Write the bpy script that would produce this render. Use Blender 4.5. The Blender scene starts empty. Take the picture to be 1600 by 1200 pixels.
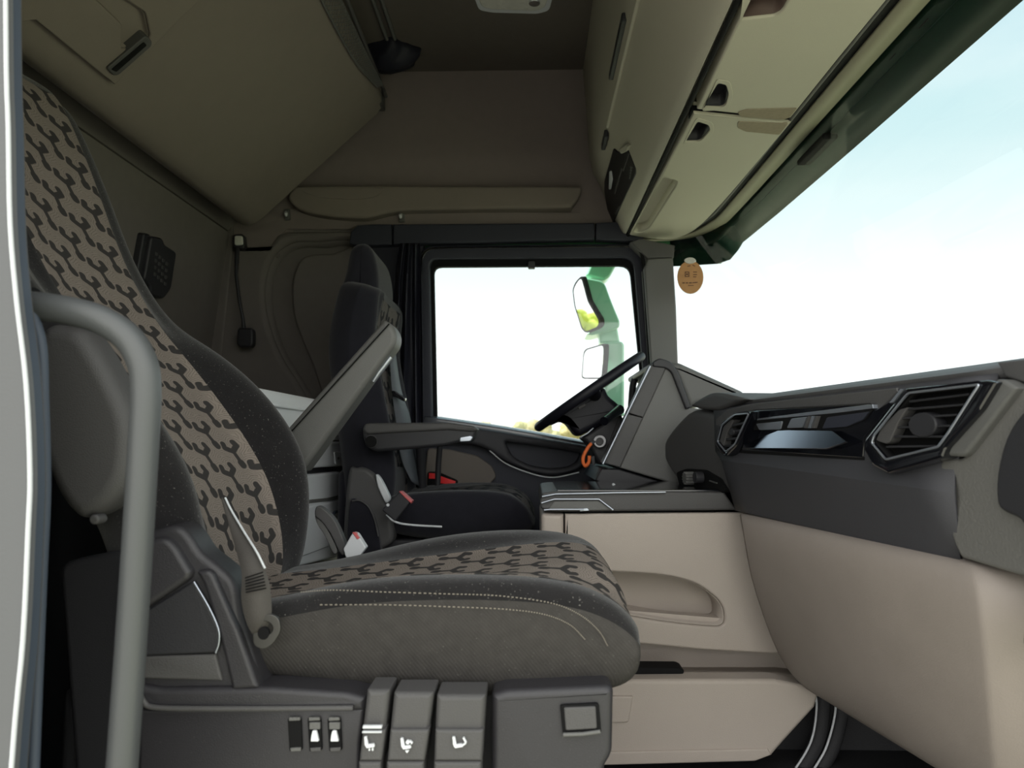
import bpy, bmesh, math, random
from mathutils import Vector, Euler, Matrix
random.seed(7)
S = bpy.context.scene
COL = S.collection
PI = math.pi

# ------------------------------------------------------------------ camera
FPX = 1150.0
cam_d = bpy.data.cameras.new('camera')
cam = bpy.data.objects.new('camera', cam_d)
COL.objects.link(cam)
cam.location = (0, 0, 0.68)
cam.rotation_euler = Euler((math.radians(90 + 4.475), 0, math.radians(1.49)), 'XYZ')
cam_d.sensor_width = 36.0
cam_d.lens = 36.0 * FPX / 1600.0
cam_d.clip_start = 0.02
cam_d.clip_end = 2000
cam_d.dof.use_dof = True
cam_d.dof.focus_distance = 1.55
cam_d.dof.aperture_fstop = 5.6
S.camera = cam
C0 = Vector(cam.location)
RM = cam.rotation_euler.to_matrix()

# ------------------------------------------------------------------ light
S.view_settings.view_transform = 'Standard'
S.view_settings.look = 'None'
S.view_settings.gamma = 1.0
S.view_settings.exposure = 0.35
S.view_settings.use_curve_mapping = False
try:
    S.cycles.max_bounces = 10
    S.cycles.diffuse_bounces = 6
    S.cycles.transparent_max_bounces = 12
    S.cycles.sample_clamp_indirect = 8
    S.cycles.use_denoising = True
except Exception:
    pass

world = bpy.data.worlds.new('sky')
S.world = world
world.use_nodes = True
wn = world.node_tree
wn.nodes.clear()
def wnode(t, **k):
    n = wn.nodes.new(t)
    for a, b in k.items():
        setattr(n, a, b)
    return n
w_out = wnode('ShaderNodeOutputWorld')
w_bg = wnode('ShaderNodeBackground')
w_tc = wnode('ShaderNodeTexCoord')
w_sep = wnode('ShaderNodeSeparateXYZ')
wn.links.new(w_tc.outputs['Generated'], w_sep.inputs[0])
# elevation gradient: bright hazy horizon to pale blue
w_ramp = wnode('ShaderNodeValToRGB')
cr = w_ramp.color_ramp
cr.elements[0].position = 0.0
cr.elements[0].color = (0.75, 0.8, 0.8, 1)
cr.elements[1].position = 1.0
cr.elements[1].color = (0.28, 0.42, 0.55, 1)
e = cr.elements.new(0.02); e.color = (1.0, 1.0, 1.0, 1)
e = cr.elements.new(0.20); e.color = (0.62, 0.70, 0.71, 1)
e = cr.elements.new(0.29); e.color = (0.46, 0.56, 0.575, 1)
e = cr.elements.new(0.38); e.color = (0.38, 0.51, 0.54, 1)
e = cr.elements.new(0.52); e.color = (0.29, 0.43, 0.50, 1)
wn.links.new(w_sep.outputs['Z'], w_ramp.inputs[0])
# thin cloud veils
w_no = wnode('ShaderNodeTexNoise')
w_no.inputs['Scale'].default_value = 2.3
w_no.inputs['Detail'].default_value = 6
w_map = wnode('ShaderNodeMapping')
w_map.inputs['Scale'].default_value = (1, 1, 4)
wn.links.new(w_tc.outputs['Generated'], w_map.inputs[0])
wn.links.new(w_map.outputs[0], w_no.inputs['Vector'])
w_cr = wnode('ShaderNodeValToRGB')
w_cr.color_ramp.elements[0].position = 0.42
w_cr.color_ramp.elements[0].color = (0, 0, 0, 1)
w_cr.color_ramp.elements[1].position = 0.75
w_cr.color_ramp.elements[1].color = (0.5, 0.5, 0.5, 1)
wn.links.new(w_no.outputs['Fac'], w_cr.inputs[0])
w_mix = wnode('ShaderNodeMixRGB')
w_mix.inputs[2].default_value = (0.58, 0.62, 0.63, 1)
wn.links.new(w_cr.outputs[0], w_mix.inputs[0])
wn.links.new(w_ramp.outputs[0], w_mix.inputs[1])
# extra sky brightness added behind the camera (-Y) to light the interior
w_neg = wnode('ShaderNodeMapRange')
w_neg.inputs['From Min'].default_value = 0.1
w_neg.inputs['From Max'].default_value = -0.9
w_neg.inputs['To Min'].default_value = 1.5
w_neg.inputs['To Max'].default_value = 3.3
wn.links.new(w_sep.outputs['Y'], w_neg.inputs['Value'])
w_wf = wnode('ShaderNodeMapRange')          # warm white mixed in behind the camera to warm the cab light
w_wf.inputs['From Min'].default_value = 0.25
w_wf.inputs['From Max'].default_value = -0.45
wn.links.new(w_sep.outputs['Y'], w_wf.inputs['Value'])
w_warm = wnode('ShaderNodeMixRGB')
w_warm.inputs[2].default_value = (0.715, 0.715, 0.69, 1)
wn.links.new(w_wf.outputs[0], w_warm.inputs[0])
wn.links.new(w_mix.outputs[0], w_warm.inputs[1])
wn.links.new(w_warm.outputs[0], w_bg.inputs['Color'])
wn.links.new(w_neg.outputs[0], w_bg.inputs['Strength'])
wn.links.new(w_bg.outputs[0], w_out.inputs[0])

sun_d = bpy.data.lights.new('sun', 'SUN')
sun_d.energy = 7.5
sun_d.angle = math.radians(4)
sun_d.color = (1.0, 0.97, 0.93)
sun = bpy.data.objects.new('sun', sun_d)
COL.objects.link(sun)
# shines from the rear of the truck, along +X and down
sun.rotation_euler = Vector((0.62, 0.0, -0.78)).to_track_quat('-Z', 'Y').to_euler()
sun.location = (-6, 0, 9)

# ------------------------------------------------------------------ pixel rays and planes
def ray(px, py):
    return RM @ Vector(((px - 800.0) / FPX, -(py - 600.0) / FPX, -1.0))
def P(px, py, Y):
    d = ray(px, py)
    return C0 + d * ((Y - C0.y) / d.y)
class Plane:
    def __init__(self, p, n, u=None):
        self.p = Vector(p); self.n = Vector(n).normalized()
        z = Vector((0, 0, 1))
        if u is None:
            u = z.cross(self.n)
            if u.length < 1e-4:
                u = Vector((0, 1, 0))
        self.u = Vector(u).normalized()
        self.v = self.n.cross(self.u).normalized()
    def hit(self, px, py, off=0.0):
        d = ray(px, py)
        p = self.p + self.n * off
        t = (p - C0).dot(self.n) / d.dot(self.n)
        return C0 + d * t
    def uv(self, q):
        r = q - self.p
        return (r.dot(self.u), r.dot(self.v))
    def at(self, a, b, off=0.0):
        return self.p + self.u * a + self.v * b + self.n * off
def YP(Y):
    return Plane((0, Y, 0), (0, -1, 0))
def XP(X):                       # faces +X (rear wall)
    return Plane((X, 0, 0), (1, 0, 0))
def XN(X):                       # faces -X (front things)
    return Plane((X, 0, 0), (-1, 0, 0))

# ------------------------------------------------------------------ materials
MATS = {}
def srgb(r, g, b):
    f = lambda c: (c / 12.92 if c <= 0.04045 else ((c + 0.055) / 1.055) ** 2.4)
    return (f(r / 255), f(g / 255), f(b / 255), 1)
def mat(name, col, rough=0.5, bump=0.0, scale=300.0, spec=0.5, metal=0.0, vary=0.0, vscale=6.0, sheen=0.0, coat=0.0, lint=0.0, dist=0.002):
    m = bpy.data.materials.new(name)
    m.use_nodes = True
    nt = m.node_tree
    b = nt.nodes['Principled BSDF']
    c = col if len(col) == 4 else (*col, 1)
    b.inputs['Base Color'].default_value = c
    b.inputs['Roughness'].default_value = rough
    b.inputs['Metallic'].default_value = metal
    b.inputs['Specular IOR Level'].default_value = spec
    if sheen:
        b.inputs['Sheen Weight'].default_value = sheen
        b.inputs['Sheen Roughness'].default_value = 0.5
    if coat:
        b.inputs['Coat Weight'].default_value = coat
        b.inputs['Coat Roughness'].default_value = 0.05
    tc = nt.nodes.new('ShaderNodeTexCoord')
    last = None
    if vary:
        n = nt.nodes.new('ShaderNodeTexNoise')
        n.inputs['Scale'].default_value = vscale
        n.inputs['Detail'].default_value = 5
        nt.links.new(tc.outputs['Object'], n.inputs['Vector'])
        mx = nt.nodes.new('ShaderNodeMixRGB')
        mx.inputs[1].default_value = tuple(max(0, x * (1 - vary)) for x in c[:3]) + (1,)
        mx.inputs[2].default_value = tuple(min(1, x * (1 + vary)) for x in c[:3]) + (1,)
        nt.links.new(n.outputs['Fac'], mx.inputs[0])
        last = mx.outputs[0]
    if lint:
        v = nt.nodes.new('ShaderNodeTexNoise')
        v.inputs['Scale'].default_value = 320
        v.inputs['Detail'].default_value = 3
        nt.links.new(tc.outputs['Object'], v.inputs['Vector'])
        r = nt.nodes.new('ShaderNodeValToRGB')
        r.color_ramp.elements[0].position = 0.66
        r.color_ramp.elements[0].color = (0, 0, 0, 1)
        r.color_ramp.elements[1].position = 0.74
        r.color_ramp.elements[1].color = (lint, lint, lint, 1)
        nt.links.new(v.outputs['Fac'], r.inputs[0])
        mx = nt.nodes.new('ShaderNodeMixRGB')
        mx.inputs[1].default_value = c
        mx.inputs[2].default_value = (0.5, 0.48, 0.44, 1)
        if last:
            nt.links.new(last, mx.inputs[1])
        nt.links.new(r.outputs[0], mx.inputs[0])
        last = mx.outputs[0]
    if last:
        nt.links.new(last, b.inputs['Base Color'])
    if bump:
        n = nt.nodes.new('ShaderNodeTexNoise')
        n.inputs['Scale'].default_value = scale
        n.inputs['Detail'].default_value = 2
        nt.links.new(tc.outputs['Object'], n.inputs['Vector'])
        bp = nt.nodes.new('ShaderNodeBump')
        bp.inputs['Strength'].default_value = bump
        bp.inputs['Distance'].default_value = dist
        nt.links.new(n.outputs['Fac'], bp.inputs['Height'])
        nt.links.new(bp.outputs[0], b.inputs['Normal'])
    MATS[name] = m
    return m

beige = mat('beige_plastic', srgb(170, 160, 151), 0.55, 0.25, 500, 0.35, vary=0.05)
beige_dk = mat('beige_scuffed_plastic', srgb(144, 135, 128), 0.55, 0.25, 500, 0.35, vary=0.12, vscale=9)
felt = mat('taupe_headliner_felt', srgb(124, 115, 111), 0.95, 0.3, 700, 0.1, vary=0.06, vscale=30, sheen=0.1)
felt_dk = mat('dark_headliner_felt', srgb(100, 94, 88), 0.95, 0.3, 700, 0.1, vary=0.06, vscale=30)
wallm = mat('olive_grey_wall_felt', srgb(110, 105, 101), 0.95, 0.3, 700, 0.1, vary=0.06, vscale=30)
bunkm = mat('bunk_cover_vinyl', srgb(124, 116, 108), 0.8, 0.25, 600, 0.2, vary=0.05, vscale=20)
shelf_m = mat('pale_shelf_plastic', srgb(178, 174, 158), 0.6, 0.2, 500, 0.3, vary=0.03)
shelf_pad = mat('grey_shelf_felt', srgb(148, 138, 120), 0.95, 0.5, 600, 0.1, vary=0.15, vscale=120)
blk = mat('black_plastic', srgb(42, 42, 45), 0.5, 0.2, 600, 0.4)
blk_gloss = mat('gloss_black_plastic', srgb(14, 15, 20), 0.12, spec=0.7, coat=0.6)
blk_gap = mat('black_rubber', srgb(14, 14, 15), 0.8, spec=0.2)
navy = mat('dark_slate_plastic', srgb(58, 58, 62), 0.6, 0.3, 700, 0.4, vary=0.04)
navy_dk = mat('dark_navy_trim', srgb(42, 44, 54), 0.55, 0.2, 500, 0.35)
greyd = mat('dark_grey_plastic', srgb(74, 73, 73), 0.55, 0.35, 600, 0.4, vary=0.05)
greym = mat('mid_grey_plastic', srgb(92, 92, 90), 0.5, 0.3, 500, 0.4, vary=0.05)
greyl = mat('light_grey_plastic', srgb(200, 203, 206), 0.5, 0.15, 500, 0.4)
mattr = mat('pale_grey_mattress_cloth', srgb(212, 214, 214), 0.9, 0.3, 400, 0.15, sheen=0.2)
seatblk = mat('black_velour', srgb(31, 30, 31), 0.95, 0.5, 900, 0.1, vary=0.3, vscale=40, sheen=0.25, lint=0.35)
seatside = mat('charcoal_ribbed_cloth', srgb(62, 60, 58), 0.95, 0.5, 900, 0.1, vary=0.25, vscale=60, lint=0.12)
seatdark = mat('black_driver_cloth', srgb(34, 34, 40), 0.95, 0.4, 900, 0.1, vary=0.2, vscale=40, sheen=0.15)
seatplas = mat('seat_base_plastic', srgb(47, 46, 49), 0.42, 0.25, 700, 0.45, vary=0.1, vscale=15, lint=0.05)
handlem = mat('grey_painted_tube', srgb(74, 76, 77), 0.42, 0.1, 300, 0.5, vary=0.06)
pillar_m = mat('grey_door_frame_plastic', srgb(92, 93, 95), 0.5, 0.1, 300, 0.4)
sealm = mat('blue_grey_rubber_seal', srgb(64, 72, 84), 0.6, spec=0.4)
chrome = mat('chrome_edge', srgb(215, 218, 222), 0.15, metal=1.0)
silver = mat('satin_silver', srgb(170, 176, 186), 0.3, metal=0.8)
steel = mat('dull_steel', srgb(78, 77, 75), 0.4, metal=0.8)
white = mat('white_print', srgb(225, 228, 230), 0.6)
red = mat('red_plastic', srgb(230, 28, 30), 0.35)
pinkred = mat('faded_red_button', srgb(190, 90, 90), 0.5)
orange = mat('orange_cord', srgb(225, 110, 50), 0.6)
green = mat('mint_green_paint', srgb(140, 200, 166), 0.3, spec=0.5, coat=0.4)
belt = mat('grey_belt_webbing', srgb(72, 69, 66), 0.7, 0.5, 900, 0.3, vary=0.08, vscale=50)
belt_dk = mat('dark_belt_webbing', srgb(84, 88, 94), 0.55, 0.5, 900, 0.4)
wood = mat('cork_brown_card', srgb(186, 140, 92), 0.7, vary=0.15, vscale=60)
inkb = mat('dark_brown_print', srgb(78, 50, 42), 0.7)
curt = mat('black_curtain_cloth', srgb(30, 31, 42), 0.6, 0.3, 500, 0.4)
mirror_m = mat('mirror_glass', (0.9, 0.92, 0.92), 0.02, metal=1.0)
lens_m = mat('frosted_lamp_lens', srgb(205, 205, 196), 0.25, spec=0.6, vary=0.2, vscale=60)
bark = mat('tree_bark', srgb(90, 78, 62), 0.9)
leafm = mat('spring_leaf_crown', srgb(150, 148, 96), 0.8, vary=0.45, vscale=1.0)
leafm2 = mat('pale_leaf_crown', srgb(168, 158, 112), 0.8, vary=0.45, vscale=1.0)
grassm = mat('meadow_grass', srgb(152, 150, 136), 0.9, vary=0.25, vscale=0.4)
def _meadow():
    # pale gravel added beside the truck to bounce light up; grass ahead and beyond
    nt = grassm.node_tree
    b = nt.nodes['Principled BSDF']
    src = b.inputs['Base Color'].links[0].from_socket
    tc = nt.nodes.new('ShaderNodeTexCoord')
    sep = nt.nodes.new('ShaderNodeSeparateXYZ')
    nt.links.new(tc.outputs['Object'], sep.inputs[0])
    def rng(sock, a, c):
        m = nt.nodes.new('ShaderNodeMapRange')
        m.inputs['From Min'].default_value = a
        m.inputs['From Max'].default_value = c
        nt.links.new(sock, m.inputs['Value'])
        return m.outputs[0]
    mx = nt.nodes.new('ShaderNodeMath'); mx.operation = 'MAXIMUM'
    nt.links.new(rng(sep.outputs['X'], 1.2, 2.0), mx.inputs[0])
    nt.links.new(rng(sep.outputs['Y'], 4.5, 6.0), mx.inputs[1])
    g = nt.nodes.new('ShaderNodeMixRGB')
    g.inputs[2].default_value = srgb(150, 152, 126)
    nt.links.new(mx.outputs[0], g.inputs[0])
    nt.links.new(src, g.inputs[1])
    nt.links.new(g.outputs[0], b.inputs['Base Color'])
_meadow()
floor_m = mat('black_floor_mat', srgb(44, 44, 46), 0.7, 0.4, 300, 0.35, vary=0.2, vscale=12)
ext_m = mat('green_cab_paint', srgb(60, 120, 80), 0.35, spec=0.5)

def make_glass(name, tint):
    m = bpy.data.materials.new(name)
    m.use_nodes = True
    nt = m.node_tree
    nt.nodes.clear()
    o = nt.nodes.new('ShaderNodeOutputMaterial')
    t = nt.nodes.new('ShaderNodeBsdfTransparent')
    t.inputs['Color'].default_value = tint
    g = nt.nodes.new('ShaderNodeBsdfGlossy')
    g.inputs['Roughness'].default_value = 0.02
    mx = nt.nodes.new('ShaderNodeMixShader')
    mx.inputs[0].default_value = 0.035
    nt.links.new(t.outputs[0], mx.inputs[1])
    nt.links.new(g.outputs[0], mx.inputs[2])
    nt.links.new(mx.outputs[0], o.inputs[0])
    return m
glass = make_glass('clear_window_glass', (0.96, 0.98, 0.97, 1))
visor_m = bpy.data.materials.new('smoked_green_acrylic')
visor_m.use_nodes = True
_nt = visor_m.node_tree
_b = _nt.nodes['Principled BSDF']
_b.inputs['Base Color'].default_value = srgb(18, 44, 33)
_b.inputs['Roughness'].default_value = 0.35
_b.inputs['Specular IOR Level'].default_value = 0.25
_tr = _nt.nodes.new('ShaderNodeBsdfTranslucent')
_tr.inputs['Color'].default_value = (0.012, 0.05, 0.03, 1)
_ms = _nt.nodes.new('ShaderNodeMixShader')
_ms.inputs[0].default_value = 0.35
_o = _nt.nodes['Material Output']
_nt.links.new(_b.outputs[0], _ms.inputs[1])
_nt.links.new(_tr.outputs[0], _ms.inputs[2])
_nt.links.new(_ms.outputs[0], _o.inputs[0])

# woven seat pattern: forked bone motifs with contour lines, in metres of the UV map
def make_pattern(name, bg, bg2, fg, line, scale=1.0):
    m = bpy.data.materials.new(name)
    m.use_nodes = True
    nt = m.node_tree
    N, L = nt.nodes, nt.links
    b = N['Principled BSDF']
    b.inputs['Roughness'].default_value = 0.95
    b.inputs['Specular IOR Level'].default_value = 0.1
    uvn = N.new('ShaderNodeUVMap')
    uvn.uv_map = 'UVMap'
    def vm(op, a, bb=None):
        n = N.new('ShaderNodeVectorMath'); n.operation = op
        for i, x in enumerate((a, bb)):
            if x is None: continue
            if isinstance(x, tuple): n.inputs[i].default_value = x
            else: L.new(x, n.inputs[i])
        return n
    def mt(op, a, bb=None, clamp=False):
        n = N.new('ShaderNodeMath'); n.operation = op; n.use_clamp = clamp
        for i, x in enumerate((a, bb)):
            if x is None: continue
            if isinstance(x, (int, float)): n.inputs[i].default_value = x
            else: L.new(x, n.inputs[i])
        return n.outputs[0]
    p0 = vm('MULTIPLY', uvn.outputs[0], (0.62 / scale, 1.0 / scale, 0))
    cw, ch = 0.080, 0.108
    caps = [((0, 0.008), (-0.016, 0.019), .0058), ((0, 0.008), (0.016, 0.019), .0058),
            ((-0.016, 0.019), (-0.0135, 0.030), .0056), ((0.016, 0.019), (0.0135, 0.030), .0056),
            ((0, 0.010), (0.002, -0.020), .0040), ((0.002, -0.022), (0.003, -0.029), .0072)]
    best = None
    for lat in range(2):
        off = (0, 0, 0) if lat == 0 else (cw / 2, ch / 2, 0)
        q = vm('ADD', p0.outputs[0], off)
        # sheared lattice
        sx = N.new('ShaderNodeSeparateXYZ'); L.new(q.outputs[0], sx.inputs[0])
        fx = mt('SUBTRACT', mt('MODULO', mt('ADD', sx.outputs[0], 100 * cw), cw), cw / 2)
        fy = mt('SUBTRACT', mt('MODULO', mt('ADD', sx.outputs[1], 100 * ch), ch), ch / 2)
        cx = N.new('ShaderNodeCombineXYZ')
        rot = 0.12 if lat == 0 else 0.05
        ca, sa = math.cos(rot), math.sin(rot)
        L.new(mt('ADD', mt('MULTIPLY', fx, ca), mt('MULTIPLY', fy, sa)), cx.inputs[0])
        L.new(mt('SUBTRACT', mt('MULTIPLY', fy, ca), mt('MULTIPLY', fx, sa)), cx.inputs[1])
        for (a, c, r) in caps:
            a3, c3 = Vector((*a, 0)), Vector((*c, 0))
            ba = c3 - a3
            pa = vm('SUBTRACT', cx.outputs[0], tuple(a3))
            dt = vm('DOT_PRODUCT', pa.outputs[0], tuple(ba / ba.dot(ba)))
            h = mt('MAXIMUM', mt('MINIMUM', dt.outputs['Value'], 1.0), 0.0)
            sc = N.new('ShaderNodeVectorMath'); sc.operation = 'SCALE'
            sc.inputs[0].default_value = tuple(ba); L.new(h, sc.inputs['Scale'])
            df = vm('SUBTRACT', pa.outputs[0], sc.outputs[0])
            ln = vm('LENGTH', df.outputs[0])
            d = mt('SUBTRACT', ln.outputs['Value'], r * 1.12)
            best = d if best is None else mt('MINIMUM', best, d)
    nz = N.new('ShaderNodeTexNoise'); nz.inputs['Scale'].default_value = 120
    L.new(p0.outputs[0], nz.inputs['Vector'])
    dn = mt('ADD', best, mt('MULTIPLY', mt('SUBTRACT', nz.outputs['Fac'], 0.5), 0.004))
    inside = mt('LESS_THAN', best, 0.0)
    saw = mt('FRACT', mt('MULTIPLY', dn, 1 / 0.0045))
    linem = mt('LESS_THAN', saw, 0.22)
    m1 = N.new('ShaderNodeMixRGB'); m1.inputs[1].default_value = bg; m1.inputs[2].default_value = line
    L.new(linem, m1.inputs[0])
    nz2 = N.new('ShaderNodeTexNoise'); nz2.inputs['Scale'].default_value = 7
    L.new(p0.outputs[0], nz2.inputs['Vector'])
    m0 = N.new('ShaderNodeMixRGB'); m0.inputs[1].default_value = bg; m0.inputs[2].default_value = bg2
    L.new(nz2.outputs['Fac'], m0.inputs[0]); L.new(m0.outputs[0], m1.inputs[1])
    m2 = N.new('ShaderNodeMixRGB'); m2.inputs[2].default_value = fg
    L.new(m1.outputs[0], m2.inputs[1]); L.new(inside, m2.inputs[0])
    L.new(m2.outputs[0], b.inputs['Base Color'])
    bp = N.new('ShaderNodeBump'); bp.inputs['Strength'].default_value = 0.4; bp.inputs['Distance'].default_value = 0.001
    L.new(mt('MULTIPLY', mt('ADD', inside, linem), -1.0), bp.inputs['Height'])
    L.new(bp.outputs[0], b.inputs['Normal'])
    return m
patt = make_pattern('patterned_taupe_seat_cloth', srgb(132, 123, 115), srgb(120, 112, 105), srgb(56, 54, 53), srgb(100, 92, 86), 0.84)
patt_dk = make_pattern('patterned_dark_seat_cloth', srgb(92, 86, 84), srgb(84, 80, 78), srgb(34, 33, 36), srgb(62, 58, 57))

# ribbed bump for the passenger cushion side
def add_ribs(m, sc=900):
    nt = m.node_tree
    b = nt.nodes['Principled BSDF']
    tc = nt.nodes.new('ShaderNodeTexCoord')
    w = nt.nodes.new('ShaderNodeTexWave')
    w.inputs['Scale'].default_value = sc / 6.28
    w.inputs['Distortion'].default_value = 0.6
    w.bands_direction = 'DIAGONAL'
    nt.links.new(tc.outputs['Object'], w.inputs['Vector'])
    bp = nt.nodes.new('ShaderNodeBump')
    bp.inputs['Strength'].default_value = 0.3
    bp.inputs['Distance'].default_value = 0.001
    nt.links.new(w.outputs['Fac'], bp.inputs['Height'])
    if b.inputs['Normal'].is_linked:
        nt.links.new(b.inputs['Normal'].links[0].from_socket, bp.inputs['Normal'])
    nt.links.new(bp.outputs[0], b.inputs['Normal'])
add_ribs(seatside, 700)

# ------------------------------------------------------------------ object helpers
def finish(name, bm, mats, parent=None, sharp=38, subsurf=0, smooth=True, wn_mod=False, solid=0.0):
    if not isinstance(mats, (list, tuple)):
        mats = [mats]
    bmesh.ops.recalc_face_normals(bm, faces=bm.faces)
    if smooth:
        lim = math.radians(sharp)
        for f in bm.faces:
            f.smooth = True
        for ed in bm.edges:
            if len(ed.link_faces) == 2:
                ed.smooth = ed.calc_face_angle(0) < lim
    me = bpy.data.meshes.new(name)
    bm.to_mesh(me)
    bm.free()
    for m in mats:
        me.materials.append(m)
    o = bpy.data.objects.new(name, me)
    COL.objects.link(o)
    if parent is not None:
        o.parent = parent
        bpy.context.view_layer.update()
        o.matrix_parent_inverse = parent.matrix_world.inverted()
    if solid:
        md = o.modifiers.new('solid', 'SOLIDIFY'); md.thickness = solid; md.offset = 0
    if subsurf:
        md = o.modifiers.new('sub', 'SUBSURF'); md.levels = subsurf; md.render_levels = subsurf
    if wn_mod:
        md = o.modifiers.new('wn', 'WEIGHTED_NORMAL'); md.keep_sharp = True
    return o
def thing(name, loc, label, cat, group=None, kind=None):
    o = bpy.data.objects.new(name, None)
    o.empty_display_size = 0.05
    COL.objects.link(o)
    o.location = loc
    return tag(o, label, cat, group, kind)
def tag(o, label=None, cat=None, group=None, kind=None):
    if label: o['label'] = label
    if cat: o['category'] = cat
    if group: o['group'] = group
    if kind: o['kind'] = kind
    return o
def struct(o, label, cat):
    return tag(o, label, cat, kind='structure')

# 2-D polygon tools (pixel or plane coordinates)
def rnd(pts, r, n=5):
    """round the corners of a closed polygon; r may be one number or one per corner"""
    out = []
    k = len(pts)
    for i in range(k):
        p0, p1, p2 = Vector(pts[i - 1]), Vector(pts[i]), Vector(pts[(i + 1) % k])
        rr = r[i] if isinstance(r, (list, tuple)) else r
        a, c = p0 - p1, p2 - p1
        if rr <= 0 or a.length < 1e-6 or c.length < 1e-6:
            out.append(tuple(p1)); continue
        t = min(rr, a.length * 0.48, c.length * 0.48)
        s, e2 = p1 + a.normalized() * t, p1 + c.normalized() * t
        for j in range(n + 1):
            q = j / n
            out.append(tuple(s * (1 - q) ** 2 + p1 * 2 * q * (1 - q) + e2 * q * q))
    return out
def cr_open(pts, n=6):
    pts = [Vector(p) for p in pts]
    out = []
    for i in range(len(pts) - 1):
        p0 = pts[i - 1] if i else pts[0] * 2 - pts[1]
        p1, p2 = pts[i], pts[i + 1]
        p3 = pts[i + 2] if i + 2 < len(pts) else pts[-1] * 2 - pts[-2]
        for j in range(n):
            t = j / n
            out.append(0.5 * ((2 * p1) + (p2 - p0) * t + (2 * p0 - 5 * p1 + 4 * p2 - p3) * t * t + (3 * p1 - p0 - 3 * p2 + p3) * t ** 3))
    out.append(pts[-1])
    return out
def cr_closed(pts, n=5):
    pts = [Vector(p) for p in pts]
    k = len(pts)
    out = []
    for i in range(k):
        p0, p1, p2, p3 = pts[i - 1], pts[i], pts[(i + 1) % k], pts[(i + 2) % k]
        for j in range(n):
            t = j / n
            out.append(tuple(0.5 * ((2 * p1) + (p2 - p0) * t + (2 * p0 - 5 * p1 + 4 * p2 - p3) * t * t + (3 * p1 - p0 - 3 * p2 + p3) * t ** 3)))
    return out
def ellipse(cx, cy, rx, ry, n=28, a0=0):
    return [(cx + rx * math.cos(a0 + 2 * PI * i / n), cy + ry * math.sin(a0 + 2 * PI * i / n)) for i in range(n)]
def area2(p):
    return sum(p[i - 1][0] * p[i][1] - p[i][0] * p[i - 1][1] for i in range(len(p))) / 2
def clean(p, eps=1e-5):
    out = []
    for q in p:
        if not out or (Vector(q) - Vector(out[-1])).length > eps:
            out.append(tuple(q))
    if len(out) > 2 and (Vector(out[0]) - Vector(out[-1])).length < eps:
        out.pop()
    return out
def _line_x(a, b, c, d):
    r, q = b - a, d - c
    den = r.x * q.y - r.y * q.x
    if abs(den) < 1e-12: return (b + c) / 2
    t = ((c.x - a.x) * q.y - (c.y - a.y) * q.x) / den
    return a + r * t
def inset(p, d):
    """offset a CCW polygon inwards by d; edges that the offset turns inside out are collapsed to a corner"""
    k = len(p)
    P2 = [Vector(q) for q in p]
    out = []
    for i in range(k):
        a, b, c = P2[i - 1], P2[i], P2[(i + 1) % k]
        e1, e2 = (b - a).normalized(), (c - b).normalized()
        n1, n2 = Vector((-e1.y, e1.x)), Vector((-e2.y, e2.x))
        m = n1 + n2
        m = n1 if m.length < 1e-6 else m.normalized()
        out.append(b + m * d * min(2.5, 1.0 / max(0.3, m.dot(n1))))
    if abs(d) > 1e-9:
        for it in range(4):
            bad = [(out[(i + 1) % k] - out[i]).dot(P2[(i + 1) % k] - P2[i]) < 0 and (out[(i + 1) % k] - out[i]).length > 1e-9 for i in range(k)]
            if not any(bad) or all(bad): break
            s0 = next(i for i in range(k) if not bad[i])
            i = 0
            while i < k:
                e0 = (s0 + i) % k
                if bad[e0]:
                    n = 1
                    while bad[(e0 + n) % k] and n < k: n += 1
                    # widen by one edge on each further pass
                    pa, pb = (e0 - 1) % k, e0
                    na, nb = (e0 + n) % k, (e0 + n + 1) % k
                    x = _line_x(out[pa], out[pb], out[na], out[nb]) if (out[pb] - out[pa]).length > 1e-9 and (out[nb] - out[na]).length > 1e-9 else (out[pb] + out[na]) / 2
                    mid = (out[pb] + out[na]) / 2
                    if (x - mid).length > 4 * abs(d): x = mid
                    for q in range(n + 1):
                        out[(e0 + q) % k] = x.copy()
                    i += n
                else:
                    i += 1
    return [tuple(q) for q in out]
def loops_to_bm(bm, plane, outer, holes, front, back, bev, bseg=3, back_cap=True):
    """front face with holes + rounded rim + side walls, in plane coordinates"""
    loops = []
    o = clean(outer)
    if area2(o) < 0: o = o[::-1]
    loops.append(o)
    for h in holes:
        h = clean(h)
        if area2(h) > 0: h = h[::-1]
        loops.append(h)
    for lp in loops:
        rings = []
        if bev > 0:
            for s in range(bseg + 1):
                a = PI / 2 * s / bseg
                d = bev * (1 - math.sin(a))
                rings.append((inset(lp, d), front - bev * (1 - math.cos(a))))
        else:
            rings.append((lp, front))
        rings.append((lp, back))
        vr = [[bm.verts.new(plane.at(x, y, off)) for (x, y) in rg] for rg, off in rings]
        k = len(lp)
        for a, c in zip(vr, vr[1:]):
            for i in range(k):
                j = (i + 1) % k
                bm.faces.new((a[i], a[j], c[j], c[i]))
        if not holes:
            bm.faces.new(vr[0])
            if back_cap:
                bm.faces.new(vr[-1][::-1])
    if holes:
        bmesh.ops.remove_doubles(bm, verts=bm.verts, dist=2e-6)
        bmesh.ops.dissolve_degenerate(bm, dist=1e-6, edges=bm.edges)
        def rim(off):
            return [ed for ed in bm.edges if len(ed.link_faces) == 1 and all(abs((v.co - plane.p).dot(plane.n) - off) < 1e-5 for v in ed.verts)]
        bmesh.ops.triangle_fill(bm, use_beauty=True, edges=rim(front), normal=plane.n)
        if back_cap:
            bmesh.ops.triangle_fill(bm, use_beauty=True, edges=rim(back), normal=-plane.n)
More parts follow.
